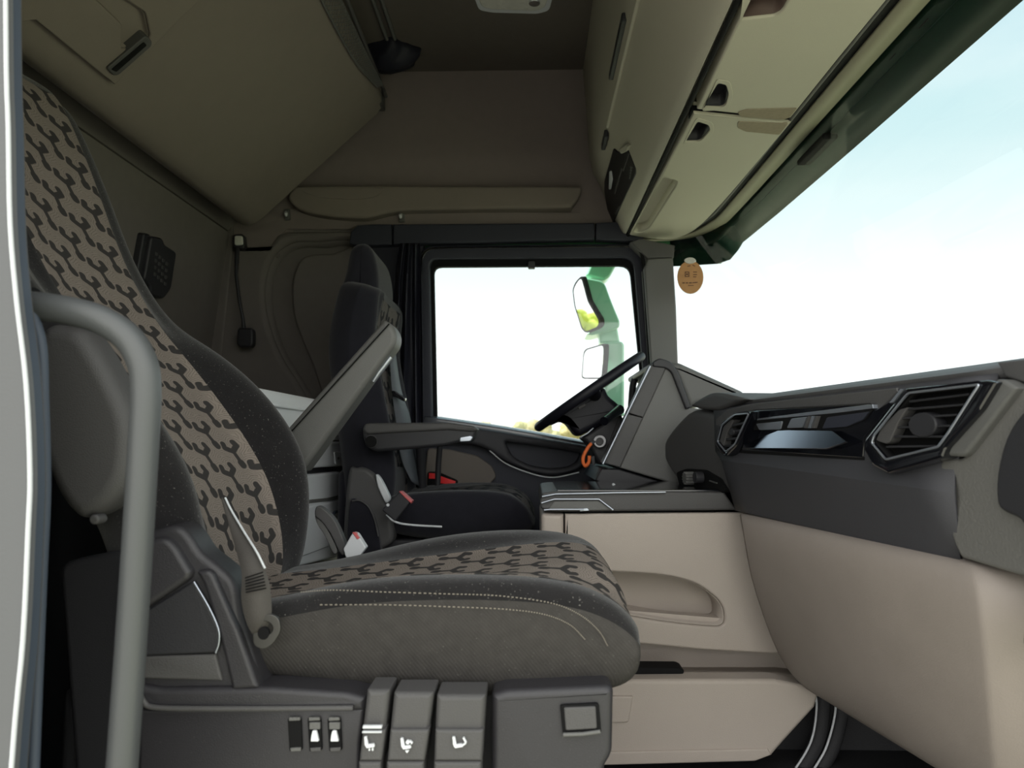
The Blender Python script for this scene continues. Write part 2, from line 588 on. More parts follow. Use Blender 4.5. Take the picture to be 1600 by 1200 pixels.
def slab(name, px, plane, front, back, m, parent=None, bev=0.004, holes=(), bseg=3, world2d=False, sharp=38):
    """a solid plate: its front outline is given in photo pixels projected onto the plane at offset `front`
    (or in plane metres with world2d), its thickness runs back along the plane's normal"""
    bm = bmesh.new()
    f = (lambda q: q) if world2d else (lambda q: plane.uv(plane.hit(q[0], q[1], front)))
    loops_to_bm(bm, plane, [f(q) for q in px], [[f(q) for q in h] for h in holes], front, back, bev, bseg)
    return finish(name, bm, m, parent, wn_mod=True, sharp=sharp)
def multi_slab(name, shapes, plane, front, back, m, parent=None, bev=0.0):
    bm = bmesh.new()
    for px in shapes:
        loops_to_bm(bm, plane, [plane.uv(plane.hit(q[0], q[1], front)) for q in px], [], front, back, bev)
    return finish(name, bm, m, parent, wn_mod=True)
def pocket(name, px, plane, front, depth, m, parent=None, taper=0.0, ref=0.0):
    """an open recess: side walls and a floor behind a hole"""
    bm = bmesh.new()
    o = clean([plane.uv(plane.hit(q[0], q[1], ref)) for q in px])
    if area2(o) < 0: o = o[::-1]
    a = [bm.verts.new(plane.at(x, y, front)) for x, y in inset(o, 0.0012)]
    c = [bm.verts.new(plane.at(x, y, front - depth)) for x, y in inset(o, max(taper, .0012))]
    k = len(o)
    for i in range(k):
        j = (i + 1) % k
        bm.faces.new((a[i], a[j], c[j], c[i]))
    bm.faces.new(c)
    return finish(name, bm, m, parent, solid=0.002)
def tube_bm(bm, path, r, n=12, closed=False, cap=True):
    path = [Vector(p) for p in path]
    k = len(path)
    rs = r if isinstance(r, (list, tuple)) else [r] * k
    T = []
    for i in range(k):
        a = path[i - 1] if (i or closed) else path[0]
        b = path[(i + 1) % k] if (i + 1 < k or closed) else path[-1]
        T.append((b - a).normalized())
    ref = Vector((0, 0, 1)) if abs(T[0].z) < 0.9 else Vector((0, 1, 0))
    nrm = (ref - T[0] * ref.dot(T[0])).normalized()
    rings = []
    for i in range(k):
        nrm = (nrm - T[i] * nrm.dot(T[i])).normalized()
        bn = T[i].cross(nrm)
        rings.append([bm.verts.new(path[i] + (nrm * math.cos(2 * PI * j / n) + bn * math.sin(2 * PI * j / n)) * rs[i]) for j in range(n)])
    m = k if closed else k - 1
    for i in range(m):
        a, c = rings[i], rings[(i + 1) % k]
        for j in range(n):
            bm.faces.new((a[j], a[(j + 1) % n], c[(j + 1) % n], c[j]))
    if not closed and cap:
        bm.faces.new(rings[0][::-1]); bm.faces.new(rings[-1])
def tube(name, path, r, m, parent=None, n=12, closed=False, smooth_n=0):
    bm = bmesh.new()
    if smooth_n:
        path = cr_open(path, smooth_n)
    tube_bm(bm, path, r, n, closed)
    return finish(name, bm, m, parent, sharp=60)
def box_bm(bm, x0, x1, y0, y1, z0, z1):
    v = [bm.verts.new((x, y, z)) for x in (x0, x1) for y in (y0, y1) for z in (z0, z1)]
    for f in ((0, 1, 3, 2), (4, 6, 7, 5), (0, 4, 5, 1), (2, 3, 7, 6), (0, 2, 6, 4), (1, 5, 7, 3)):
        bm.faces.new([v[i] for i in f])
def box(name, x0, x1, y0, y1, z0, z1, m, parent=None, bev=0.0, seg=3):
    bm = bmesh.new()
    box_bm(bm, x0, x1, y0, y1, z0, z1)
    if bev:
        bmesh.ops.bevel(bm, geom=list(bm.edges), offset=bev, segments=seg, affect='EDGES', profile=0.5)
    return finish(name, bm, m, parent, wn_mod=bool(bev))
def prism_y(name, xz, y0, y1, m, parent=None, bev=0.004, bseg=3):
    """XZ outline run along Y (near face at y0)"""
    pl = YP(y0)
    bm = bmesh.new()
    loops_to_bm(bm, pl, [pl.uv(Vector((x, y0, z))) for x, z in xz], [], 0.0, y0 - y1, bev, bseg)
    return finish(name, bm, m, parent, wn_mod=True)
def grid(name, rows, mats, parent=None, solid=0.0, subsurf=0, mat_fn=None, uv=False, sharp=38):
    bm = bmesh.new()
    grid_bm(bm, rows, mat_fn)
    return finish(name, bm, mats, parent, solid=solid, subsurf=subsurf, sharp=sharp)
def grid_bm(bm, rows, mat_fn=None):
    V = [[bm.verts.new(p) for p in r] for r in rows]
    for i in range(len(V) - 1):
        for j in range(len(V[0]) - 1):
            f = bm.faces.new((V[i][j], V[i][j + 1], V[i + 1][j + 1], V[i + 1][j]))
            if mat_fn: f.material_index = mat_fn(i, j)
def loft(name, rings, mats, parent=None, subsurf=2, mat_fn=None, sharp=70):
    """closed rings skinned into one body; UV = (arc length round the ring, arc length along it) in metres"""
    bm = bmesh.new()
    uvl = bm.loops.layers.uv.new('UVMap')
    V = [[bm.verts.new(p) for p in r] for r in rings]
    n = len(rings[0])
    mid = n // 2
    U = []
    for r in rings:
        acc = [0.0]
        for j in range(n):
            acc.append(acc[-1] + (Vector(r[(j + 1) % n]) - Vector(r[j])).length)
        c = acc[mid]
        U.append([a - c for a in acc])
    W = [0.0]
    for a, b in zip(rings, rings[1:]):
        W.append(W[-1] + (Vector(b[mid]) - Vector(a[mid])).length)
    for i in range(len(V) - 1):
        for j in range(n):
            k = (j + 1) % n
            f = bm.faces.new((V[i][j], V[i][k], V[i + 1][k], V[i + 1][j]))
            if mat_fn: f.material_index = mat_fn(i, j)
            for lp, (ui, uj) in zip(f.loops, ((i, j), (i, j + 1), (i + 1, j + 1), (i + 1, j))):
                lp[uvl].uv = (U[ui][uj], W[ui])
    bm.faces.new(V[0][::-1]); bm.faces.new(V[-1])
    return finish(name, bm, mats, parent, subsurf=subsurf, sharp=sharp)
def ribbon(name, left, right, m, parent=None, thick=0.0018):
    bm = bmesh.new()
    grid_bm(bm, list(zip(left, right)))
    return finish(name, bm, m, parent, solid=thick, sharp=60)
def disc(name, c, axis, r, h, m, parent=None, n=28, bev=0.002):
    pl = Plane(c, axis)
    bm = bmesh.new()
    loops_to_bm(bm, pl, ellipse(0, 0, r, r, n), [], h / 2, -h / 2, bev, 2)
    return finish(name, bm, m, parent, wn_mod=True)

# ================================================================== STRUCTURE
def band(name, A, B, m, parent=None, thick=0.006, smooth_n=4, subsurf=0):
    a, b = cr_open(A, smooth_n), cr_open(B, smooth_n)
    return grid(name, [a, b], m, parent, solid=thick, sharp=50)

# ground outside, far below the cab floor
bm = bmesh.new()
box_bm(bm, -500, 500, -500, 900, -1.7, -1.5)
struct(finish('ground', bm, grassm, smooth=False), 'pale green meadow outside the driver side window', 'ground')

# floor
struct(box('floor', -1.45, 1.02, 0.80, 2.86, -0.10, -0.03, floor_m, bev=0.004), 'black cab floor mat under the seats', 'floor')

# ceiling
struct(box('ceiling', -1.5, 0.80, 0.74, 2.95, 2.09, 2.13, felt_dk, bev=0.004), 'dark brown felt cab headliner above the bunk', 'ceiling')

# rear wall: lower lining leans out a little, upper lining set back behind a seam
rw = thing('wall_back', (-1.2, 1.8, 0.7), 'olive grey felt rear wall of the cab behind the seats', 'wall', kind='structure')
prism_y('lower_lining', [(-1.24, -0.05), (-1.24, 0.80), (-1.155, 1.478), (-1.30, 1.478), (-1.34, -0.05)], 0.78, 2.82, wallm, rw, 0.004)
prism_y('upper_lining', [(-1.158, 1.486), (-1.10, 1.60), (-1.10, 2.10), (-1.34, 2.10), (-1.34, 1.486)], 0.78, 2.82, wallm, rw, 0.004)

# near (passenger) side: wall above and behind the open doorway
nw = thing('wall_right', (-1.1, 0.77, 0.7), 'cab side wall around the open passenger doorway', 'wall', kind='structure')
box('rear_quarter', -1.45, -0.62, 0.76, 0.80, -0.10, 2.13, greyd, nw)
box('over_door', -0.62, 1.0, 0.76, 0.80, 1.52, 2.13, greyd, nw)
# near door pillar with rubber seals
pil = thing('trim_1', tuple(P(20, 900, 0.72)), 'blue grey passenger doorway pillar with rubber seal at left edge', 'pillar', kind='structure')
yp = YP(0.72)
edge = [(8, -900), (10, 0), (14, 200), (17, 350), (27, 470), (42, 600), (48, 740), (45, 830), (37, 1000), (19, 1200), (-20, 1800)]
edge = [tuple(q) for q in cr_open([Vector(q) for q in edge], 4)]
slab('pillar_cover', [(-420, -900)] + edge + [(-420, 1800)], yp, 0.0, -0.010, pillar_m, pil, 0.004, bseg=4)
slab('pillar_seal', [(-420, -900)] + [(a + 2, b) for a, b in edge] + [(-420, 1800)], YP(0.731), 0.0, -0.020, sealm, pil, 0.005)
slab('pillar_core', [(-420, -900)] + [(a + 8, b) for a, b in edge] + [(-420, 1800)], YP(0.748), 0.0, -0.016, greyd, pil, 0.003)
tube('seal_bead', [yp.hit(a - 1, b, 0.001) for a, b in edge], 0.0022, greyl, pil)
tube('inner_seal', [P(x, y, 0.78) for x, y in [(50, 490), (64, 540), (67, 620), (70, 760), (64, 900), (52, 1200), (30, 1800)]], 0.006, sealm, pil, smooth_n=5)

# front bulkhead and front skin above the windscreen
fw = thing('wall_front', (1.0, 1.8, 0.3), 'black front bulkhead behind the dashboard', 'wall', kind='structure')
box('bulkhead', 1.0, 1.04, 0.78, 2.86, -0.10, 0.74, blk, fw)
box('front_skin', 0.74, 0.80, 0.76, 2.90, 1.475, 2.13, ext_m, fw)

# far (driver) side wall
fa = thing('wall_left', (-0.3, 2.78, 1.5), 'brown grey felt side wall above the driver door', 'wall', kind='structure')
zs = [(2.10, 2.70), (2.04, 2.715), (1.95, 2.735), (1.85, 2.75), (1.76, 2.745), (1.72, 2.775), (1.66, 2.79), (1.60, 2.79), (1.45, 2.77)]
xs = [-1.16, -1.05, -0.95, -0.90, -0.80, -0.5, -0.2, 0.05, 0.14, 0.19, 0.24, 0.35]
rows = []
for i, (z, y) in enumerate(zs):
    r = []
    for j, x in enumerate(xs):
        yy = y
        if 5 <= i <= 7 and (x < -0.90 or x > 0.17):
            yy = 2.742
        r.append(Vector((x, yy, z)))
    rows.append(r)
grid('upper_lining', rows, felt, fa, solid=0.004, subsurf=2, sharp=80)
box('outer_skin', -1.40, 0.75, 2.84, 2.88, 1.38, 2.13, ext_m, fa)
# rear corner lining with moulded recess
yc = YP(2.745)
hole = cr_closed([(452, 379), (500, 376), (548, 376), (570, 420), (570, 560), (560, 640), (500, 645), (462, 595), (430, 540), (412, 470), (420, 410)], 4)
slab('corner_lining', [(300, 385), (420, 383), (432, 366), (447, 361), (560, 360), (600, 700), (600, 1000), (250, 1000)], yc, 0.0, -0.03, wallm, fa, 0.022, holes=[hole], bseg=4)
pocket('corner_recess', hole, yc, -0.02, 0.05, wallm, fa, taper=0.01)
slab('recess_step', cr_closed([(478, 400), (520, 396), (575, 400), (575, 640), (520, 650), (488, 570), (462, 505), (456, 455), (462, 420)], 4), YP(2.79), 0.0, -0.02, wallm, fa, 0.010)
slab('waist_strip', [(352, 390), (352, 340), (440, 325), (450, 325), (560, 330), (960, 332), (960, 352), (560, 352), (545, 358), (447, 358), (436, 368), (432, 390)], YP(2.755), 0.0, -0.03, felt, fa, 0.004)
slab('corner_backing', [(300, 338), (560, 338), (560, 374), (444, 376), (434, 402), (300, 402)], YP(2.768), 0.0, -0.02, wallm, fa, 0.0)
slab('corner_post', [(352, 342), (363, 342), (363, 386), (345, 560), (340, 640), (316, 640), (322, 560), (346, 386)], YP(2.74), 0.0, -0.03, wallm, fa, 0.008)
box('side_skin', -1.40, -0.55, 2.84, 2.88, -0.10, 1.45, ext_m, fa)

# dark header above the driver door
hd = thing('trim_2', tuple(P(750, 362, 2.70)), 'dark header trim above the driver side window', 'trim', kind='structure')
slab('header_cover', [(545, 380), (548, 362), (558, 352), (580, 350), (612, 350), (612, 382), (560, 384)], YP(2.70), 0.0, -0.04, navy_dk, hd, 0.006)
slab('header_cover', [(614, 350), (929, 348), (929, 374), (660, 380), (614, 382)], YP(2.70), 0.0, -0.04, navy_dk, hd, 0.006)
slab('header_cover', [(931, 348), (985, 345), (1010, 378), (931, 374)], YP(2.70), 0.0, -0.04, navy_dk, hd, 0.006)

bpil = thing('trim_5', tuple(P(632, 560, 2.74)), 'black door pillar behind the driver seat curtain', 'pillar', kind='structure')
slab('pillar_cover', [(560, 384), (612, 378), (662, 378), (664, 800), (560, 800)], YP(2.74), 0.0, -0.05, curt, bpil, 0.006)

# driver door: window frame, inner panel, armrest shelf, map pocket, red reflector
dr = thing('door_1', (0.1, 2.72, 0.0), 'dark driver door with map pocket below the side window', 'door', kind='structure')
win = rnd([(678, 417), (984, 415), (1012, 705), (683, 653)], [12, 16, 4, 4], 4)
slab('frame', rnd([(655, 383), (1000, 380), (1014, 420), (1030, 720), (640, 720)], [26, 26, 20, 2, 2], 6), YP(2.73), 0.0, -0.05, navy_dk, dr, 0.008, holes=[rnd([(671, 404), (990, 402), (1016, 712), (676, 660)], [14, 18, 4, 4], 4)])
slab('window_rubber', rnd([(669, 402), (992, 400), (1020, 715), (674, 664)], [15, 18, 4, 4], 4), YP(2.755), 0.0, -0.02, blk_gap, dr, 0.004, holes=[win])
slab('frame_bead', rnd([(657, 386), (1000, 383), (1016, 440), (1028, 720), (650, 720)], [24, 24, 10, 2, 2], 6), YP(2.722), 0.0, -0.004, blk_gloss, dr, 0.001, holes=[rnd([(660, 389), (998, 386), (1013, 440), (1025, 715), (653, 715)], [24, 24, 10, 2, 2], 6)])
slab('blind_catch', rnd([(825, 408), (836, 408), (836, 419), (825, 419)], 2, 2), YP(2.725), 0.0, -0.02, blk, dr, 0.002)
sill_top = [P(x, y, 2.70) for x, y in [(664, 651), (685, 652), (720, 657), (780, 666), (850, 678), (915, 690), (1010, 706)]]
grid('window_sill', [[p + Vector((0, 0.075, 0.004)) for p in sill_top], sill_top, [p + Vector((0, -0.02, -0.006)) for p in sill_top], [p + Vector((0, -0.028, -0.03)) for p in sill_top]], mat('satin_sill_plastic', srgb(92, 94, 100), 0.25, spec=0.8), dr, solid=0.004)
slab('inner_panel', [(640, 655), (664, 653), (720, 660), (850, 681), (1080, 718), (1080, 1000), (640, 1000)], YP(2.69), 0.0, -0.08, navy_dk, dr, 0.006)
slab('armrest', rnd([(690, 672), (742, 668), (925, 697), (925, 715), (905, 735), (865, 744), (830, 738), (790, 722), (765, 703), (740, 694), (690, 690)], [4, 8, 6, 8, 14, 10, 12, 14, 14, 10, 4], 4), YP(2.62), 0.0, -0.075, navy, dr, 0.014, holes=[rnd([(788, 690), (850, 698), (908, 708), (902, 722), (888, 730), (860, 733), (828, 728), (800, 714)], [5, 4, 5, 6, 6, 8, 8, 8], 4)])
pocket('pocket_liner', rnd([(786, 688), (850, 696), (910, 706), (904, 724), (890, 732), (860, 735), (826, 730), (798, 716)], 6, 3), YP(2.62), -0.016, 0.06, navy_dk, dr)
slab('lower_panel', rnd([(668, 700), (700, 702), (745, 712), (768, 728), (776, 745), (748, 775), (660, 775)], 6, 3), YP(2.665), 0.0, -0.03, mat('taupe_door_lining', srgb(112, 106, 100), 0.7, 0.3, 500, 0.2), dr, 0.006)
rf = slab('door_reflector', rnd([(668, 737), (684, 737), (716, 751), (714, 762), (668, 762)], 4, 3), YP(2.655), 0.0, -0.01, blk_gap, dr, 0.002)
slab('red_lens', [(670, 739), (683, 740), (683, 748), (670, 748)], YP(2.652), 0.002, -0.006, red, rf, 0.001)
slab('red_lens', [(686, 743), (712, 752), (710, 758), (687, 755)], YP(2.652), 0.002, -0.006, red, rf, 0.001)
tube('sill_trim', [P(x, y, 2.60) for x, y in [(765, 704), (790, 724), (830, 740), (865, 746), (905, 738)]], 0.0022, greyl, dr, smooth_n=5)

# driver side window pane
struct(slab('window_1', [(666, 398), (995, 396), (1022, 718), (670, 668)], YP(2.772), 0.0, -0.004, glass, bev=0), 'driver side window with clear glass and trees beyond', 'window')

# far windscreen pillar
ap = thing('trim_3', tuple(P(1030, 500, 2.66)), 'grey windscreen pillar between side window and windscreen', 'pillar', kind='structure')
slab('pillar_cover', [(1006, 420), (1012, 404), (1052, 402), (1057, 480), (1063, 660), (1024, 660), (1016, 560)], YP(2.66), 0.0, -0.06, greym, ap, 0.008)
slab('pillar_cap', [(985, 378), (1000, 372), (1055, 383), (1053, 402), (1012, 404), (1004, 396)], YP(2.665), 0.0, -0.06, greyd, ap, 0.006)
tube('pillar_seal', [P(x, y, 2.68) for x, y in [(1000, 388), (1006, 420), (1015, 560), (1024, 660)]], 0.007, blk_gap, ap, smooth_n=4)

# windscreen header strips
hs = thing('trim_4', (0.65, 1.6, 1.46), 'black and beige windscreen header strip in front of the overhead shelf', 'trim', kind='structure')
ys0 = 0.80
L0 = [(.606, ys0), (.606, 1.4), (.606, 2.30), (.596, 2.50), (.56, 2.65), (.50, 2.71), (.42, 2.72)]
L1 = [(.645, ys0), (.645, 1.4), (.643, 2.36), (.628, 2.55), (.583, 2.69), (.52, 2.745), (.42, 2.75)]
L2 = [(.698, ys0), (.698, 1.4), (.694, 2.42), (.678, 2.60), (.628, 2.73), (.54, 2.79), (.42, 2.80)]
z3 = lambda Lx, z: [Vector((x, y, z)) for x, y in Lx]
band('rubber_strip', z3(L0, 1.452), z3(L1, 1.452), blk_gap, hs)
tube('rubber_bead', [Vector((x + .014, y, 1.448)) for x, y in L0], 0.006, greyd, hs, smooth_n=4)
band('header_strip', z3(L1, 1.446), z3(L2, 1.452), mat('olive_header_plastic', srgb(140, 137, 116), 0.6), hs)
tube('glass_seal', z3(L2, 1.456), 0.006, blk_gap, hs, smooth_n=4)
# windscreen glass
G0 = cr_open([Vector((x + .008, y, 1.468)) for x, y in L2[:6]], 4)
G1 = cr_open([Vector(p) for p in [(.985, ys0, .73), (.985, 1.4, .73), (.965, 2.1, .73), (.90, 2.45, .73), (.76, 2.68, .73), (.56, 2.80, .73)]], 4)
G2 = [a.lerp(b, 0.5) + Vector((0.03, 0, 0)) for a, b in zip(G0, G1)]
struct(grid('window_2', [G0, G2, G1], glass, solid=0.005), 'clear windscreen above the dashboard', 'window')

# ================================================================== OVERHEAD SHELF
sh = thing('overhead_shelf', (0.4, 1.7, 1.45), 'pale overhead storage shelf above the windscreen with lids and black control panel', 'shelf')
prism_y('shelf_body', [(.20, 2.088), (.212, 1.95), (.222, 1.76), (.236, 1.69), (.250, 1.665), (.262, 1.640), (.285, 1.582), (.316, 1.510),
                       (.334, 1.470), (.344, 1.455), (.354, 1.450), (.360, 1.458), (.362, 1.500), (.60, 1.500), (.70, 1.500), (.70, 2.088)], 0.82, 2.715, shelf_m, sh, 0.014, 4)
tube('lip_rail', [Vector((.244, y, 1.676)) for y in (0.83, 1.5, 2.27)], 0.006, shelf_m, sh)
UL = Plane((0, 0, 1.438), (0, 0, -1))
recess_m = mat('brown_recess_plastic', srgb(92, 76, 70), 0.7)
lidn_holes = [rnd([(1122, 130), (1135, 133), (1139, 148), (1134, 165), (1126, 169), (1099, 168)], [4, 4, 5, 5, 4, 2], 3),
              rnd([(1165, -8), (1240, -14), (1222, 18), (1212, 25), (1160, 31)], [2, 4, 8, 6, 2], 3)]
slab('lid', [(1089, 171), (1158, 24), (1300, -280), (1560, -250), (1386, 0), (1310, 92), (1236, 184), (1229, 186)], UL, 0.0, -0.03, shelf_m, sh, 0.004, holes=lidn_holes)
lidf = cr_open([(1236, 192), (1180, 258), (1130, 316), (1095, 352), (1070, 368), (1046, 374), (1010, 372), (986, 368)], 4)
lidf_holes = [rnd([(1090, 190), (1108, 196), (1110, 204), (1097, 219), (1090, 222), (1071, 222)], [4, 4, 4, 5, 4, 2], 3),
              rnd([(1036, 277), (1059, 283), (1056, 292), (1014, 358), (1000, 364), (987, 362)], [3, 4, 4, 5, 5, 3], 3)]
slab('lid', [(984, 367), (1084, 178), (1228, 192)] + [tuple(p) for p in lidf], UL, 0.0, -0.03, shelf_m, sh, 0.004, holes=lidf_holes)
for k, h in enumerate(lidn_holes + lidf_holes):
    pocket('finger_recess', h, UL, -0.005, 0.028, (blk if k in (0, 2) else recess_m if k == 1 else shelf_m), sh, taper=0.002)
tube('lid_gap', [Vector((.362, y, 1.447)) for y in (.83, 1.6, 2.70)], 0.006, blk_gap, sh)
slab('lid_gap', [(1080, 172), (1240, 184), (1236, 196), (1076, 186)], UL, -0.008, -0.02, blk_gap, sh, 0.0)
# raised rims round the finger recesses
for h in (rnd([(1120, 124), (1141, 128), (1146, 150), (1138, 172), (1096, 174)], 5, 3), rnd([(1088, 184), (1114, 192), (1116, 206), (1100, 226), (1066, 227)], 5, 3)):
    inner = lidn_holes[0] if h[0][0] > 1100 else lidf_holes[0]
    slab('recess_rim', h, UL, 0.0012, -0.002, shelf_m, sh, 0.001, holes=[inner])
slab('felt_pad', rnd([(1152, 176), (1166, 171), (1246, 169), (1234, 184), (1225, 187), (1158, 183)], 3, 3), UL, 0.0015, -0.002, shelf_pad, sh, 0.001)
slab('felt_pad', rnd([(1153, 190), (1222, 193), (1232, 193), (1218, 211), (1165, 206), (1152, 200)], 3, 3), UL, 0.0015, -0.002, shelf_pad, sh, 0.001)
# control panel with tachograph on the rear face near the driver
RF = Plane((.250, 0, 1.665), (-.915, 0, -.402))
panel_blk = mat('matt_black_panel', srgb(20, 20, 24), 0.45, spec=0.3)
cp = slab('control_panel', rnd([(958, 232), (965, 238), (980, 232), (993, 264), (993, 272), (968, 326), (957, 352), (951, 340), (944, 300), (944, 283)], 2, 2), RF, 0.004, -0.01, panel_blk, sh, 0.002)
slab('display', rnd([(952, 268), (955, 267), (957, 280), (954, 296), (951, 296)], 1, 2), RF, 0.0055, 0.002, greyl, cp, 0.0005)
slab('panel_line', [(970, 263), (972, 264), (961, 303), (959, 302)], RF, 0.0055, 0.002, greyd, cp, 0.0)
slab('panel_line', [(982, 240), (983.5, 241), (974, 268), (972.5, 267)], RF, 0.0055, 0.002, greyd, cp, 0.0)
for k in range(5):
    slab('push_button', rnd([(984.5 + .2 * k, 262 + 4 * k - 2), (987.5 - 1.4 * k * .6, 262 + 4 * k - 1), (987 - 1.4 * k * .6, 264 + 4 * k), (984 - .6 * k, 263 + 4 * k)], 0.3, 2), RF, 0.0062, 0.002, greym, cp, 0.0003)
slab('push_button', [(966, 322), (968, 323), (962, 335), (960, 334)], RF, 0.0058, 0.002, greyd, cp, 0.0003)
box('shelf_handle', .222, .236, 1.72, 2.02, 1.70, 1.722, blk, sh, 0.004)
box('shelf_handle', .236, .250, 2.29, 2.40, 1.650, 1.676, blk, sh, 0.004)
slab('panel_cap', rnd([(966, 234), (977, 226), (981, 229), (979, 236), (970, 241)], 1, 2), RF, 0.012, 0.0, shelf_m, sh, 0.003)

# ================================================================== UPPER BUNK (folded up against the rear wall)
bk = thing('upper_bunk', (-0.9, 1.8, 1.5), 'folded upper bunk with olive vinyl underside, high behind the seats', 'bunk')
a0, a1 = Vector((-1.045, 0, 1.462)), Vector((-.545, 0, 1.93))
bun = [(-1.052, 1.474), (-1.030, 1.474), (-1.005, 1.487), (-.980, 1.509), (-.57, 1.892), (-.548, 1.925), (-.55, 1.96), (-.60, 2.03), (-1.08, 1.62), (-1.088, 1.53), (-1.085, 1.50), (-1.072, 1.482)]
prism_y('bunk_pan', bun, 0.92, 2.63, bunkm, bk, 0.03, 5)
BP = Plane((-1.02, 1.8, 1.472), (.682, 0, -.731))
slab('end_cover', [(-60, 50), (60, -120), (330, -30), (310, 2), (180, 133), (122, 86), (56, 32)], BP, 0.016, -0.012, bunkm, bk, 0.004,
     holes=[rnd([(150, -30), (228, 20), (236, 58), (222, 72), (190, 78), (192, 40), (130, -20)], 5, 3)])
pocket('hand_recess', rnd([(150, -30), (228, 20), (236, 58), (222, 72), (190, 78), (192, 40), (130, -20)], 5, 3), BP, 0.010, 0.05, bunkm, bk, ref=0.016)
lt = slab('latch', rnd([(167, 108), (228, 56), (238, 64), (238, 72), (186, 118), (178, 119)], 4, 3), BP, 0.022, 0.0, greyd, bk, 0.003)
slab('latch_slot', rnd([(174, 109), (225, 66), (230, 71), (182, 113)], 2, 2), BP, 0.0235, 0.01, blk_gap, lt, 0.001)
box('hinge_strip', -1.12, -1.085, 1.0, 2.62, 1.535, 1.56, bunkm, bk, 0.004)
box('end_clip', -.57, -.545, 2.60, 2.66, 1.915, 1.965, greyd, bk, 0.004)
# net pocket on the upper edge
nb = bmesh.new()
NA = cr_open([Vector((-.60, 1.15, 2.02)), Vector((-.575, 1.7, 2.00)), Vector((-.555, 2.2, 1.975)), Vector((-.545, 2.50, 1.955))], 8)
NB = cr_open([Vector((-.585, 1.15, 1.90)), Vector((-.575, 1.7, 1.885)), Vector((-.56, 2.2, 1.885)), Vector((-.535, 2.47, 1.915))], 8)
NM = [a.lerp(b, .5) + Vector((.045, 0, -.01)) for a, b in zip(NA, NB)]
def netp(u, v):
    i = min(int(u), len(NA) - 2); t = u - i
    a, m_, b = NA[i].lerp(NA[i + 1], t), NM[i].lerp(NM[i + 1], t), NB[i].lerp(NB[i + 1], t)
    return a * (1 - v) ** 2 + m_ * 2 * v * (1 - v) + b * v * v
U = len(NA) - 1
for s in (1, -1):
    for k in range(-7, 76):
        pts = []
        for q in range(9):
            v = q / 8
            u = (k / 75.0) * U + s * v * 2.2 + (0 if s > 0 else 2.2)
            if 0 <= u <= U: pts.append(netp(u, v))
        if len(pts) > 1: tube_bm(nb, pts, 0.0013, 4)
tube_bm(nb, NB, 0.004, 8)
tube_bm(nb, NA, 0.004, 8)
finish('net_pocket', nb, greym, bk)
tube('net_rod', [Vector((-.535, 1.10, 1.985)), Vector((-.535, 2.62, 1.955))], 0.007, greyd, bk)

# ================================================================== CEILING THINGS
dl = thing('ceiling_light', tuple(P(797, 2, 1.76)), 'clear plastic reading light on the brown headliner', 'ceiling light')
CL = Plane((0, 0, 2.075), (0, 0, -1))
slab('lens', rnd([(738, -30), (865, -30), (852, 13), (838, 18), (770, 16), (752, 12)], 6, 3), CL, 0.0, -0.014, lens_m, dl, 0.006)
disc('spot_lens', CL.hit(835, 3, 0.004), (0, 0, -1), 0.018, 0.012, chrome, dl)
slab('bezel', rnd([(730, -34), (872, -34), (858, 17), (840, 22), (768, 20), (748, 16)], 6, 3), CL, -0.010, -0.018, greyl, dl, 0.002)

cr_ = thing('curtain_rail', (-.49, 2.2, 2.07), 'twin grey curtain rail running along the headliner', 'curtain rail')
for dx in (0.0, 0.028):
    tube('rail', [Vector((-.50 + dx, 1.2, 2.078)), Vector((-.50 + dx, 2.45, 2.078))], 0.007, greym, cr_, smooth_n=4)
def cloth_bundle(name, C, R, m, label, cat, seed, n=26, k=15, parent=None):
    """lumpy gathered cloth: rings round a path with pleats"""
    rnd_ = random.Random(seed)
    ph = [rnd_.uniform(0, 6.28) for _ in range(8)]
    bm = bmesh.new()
    V = []
    for i, c in enumerate(C):
        t = i / (len(C) - 1)
        ring = []
        for j in range(n):
            a = 2 * PI * j / n
            w = 1 + 0.16 * math.sin(5 * a + ph[0] + 2 * t) + 0.10 * math.sin(9 * a + ph[1] - 3 * t) + 0.06 * math.sin(14 * a + ph[2] + 5 * t)
            rx, ry = R[i]
            ring.append(bm.verts.new(c + Vector((rx * w * math.cos(a), ry * w * math.sin(a), 0.012 * math.sin(3 * a + ph[3] + 9 * t)))))
        V.append(ring)
    for a, b in zip(V, V[1:]):
        for j in range(n):
            bm.faces.new((a[j], a[(j + 1) % n], b[(j + 1) % n], b[j]))
    bm.faces.new(V[0][::-1]); bm.faces.new(V[-1])
    o = finish(name, bm, m, parent, subsurf=1, sharp=80)
    if label: tag(o, label, cat)
    return o
cc = [P(600, 52, 2.55), P(606, 66, 2.55), P(616, 82, 2.55), P(612, 97, 2.55), P(604, 110, 2.55)]
cloth_bundle('bunk_curtain', cc, [(.055, .05), (.085, .08), (.10, .085), (.085, .07), (.045, .04)], curt, 'black curtain bundled up under the headliner beside the upper bunk', 'curtain', 3)

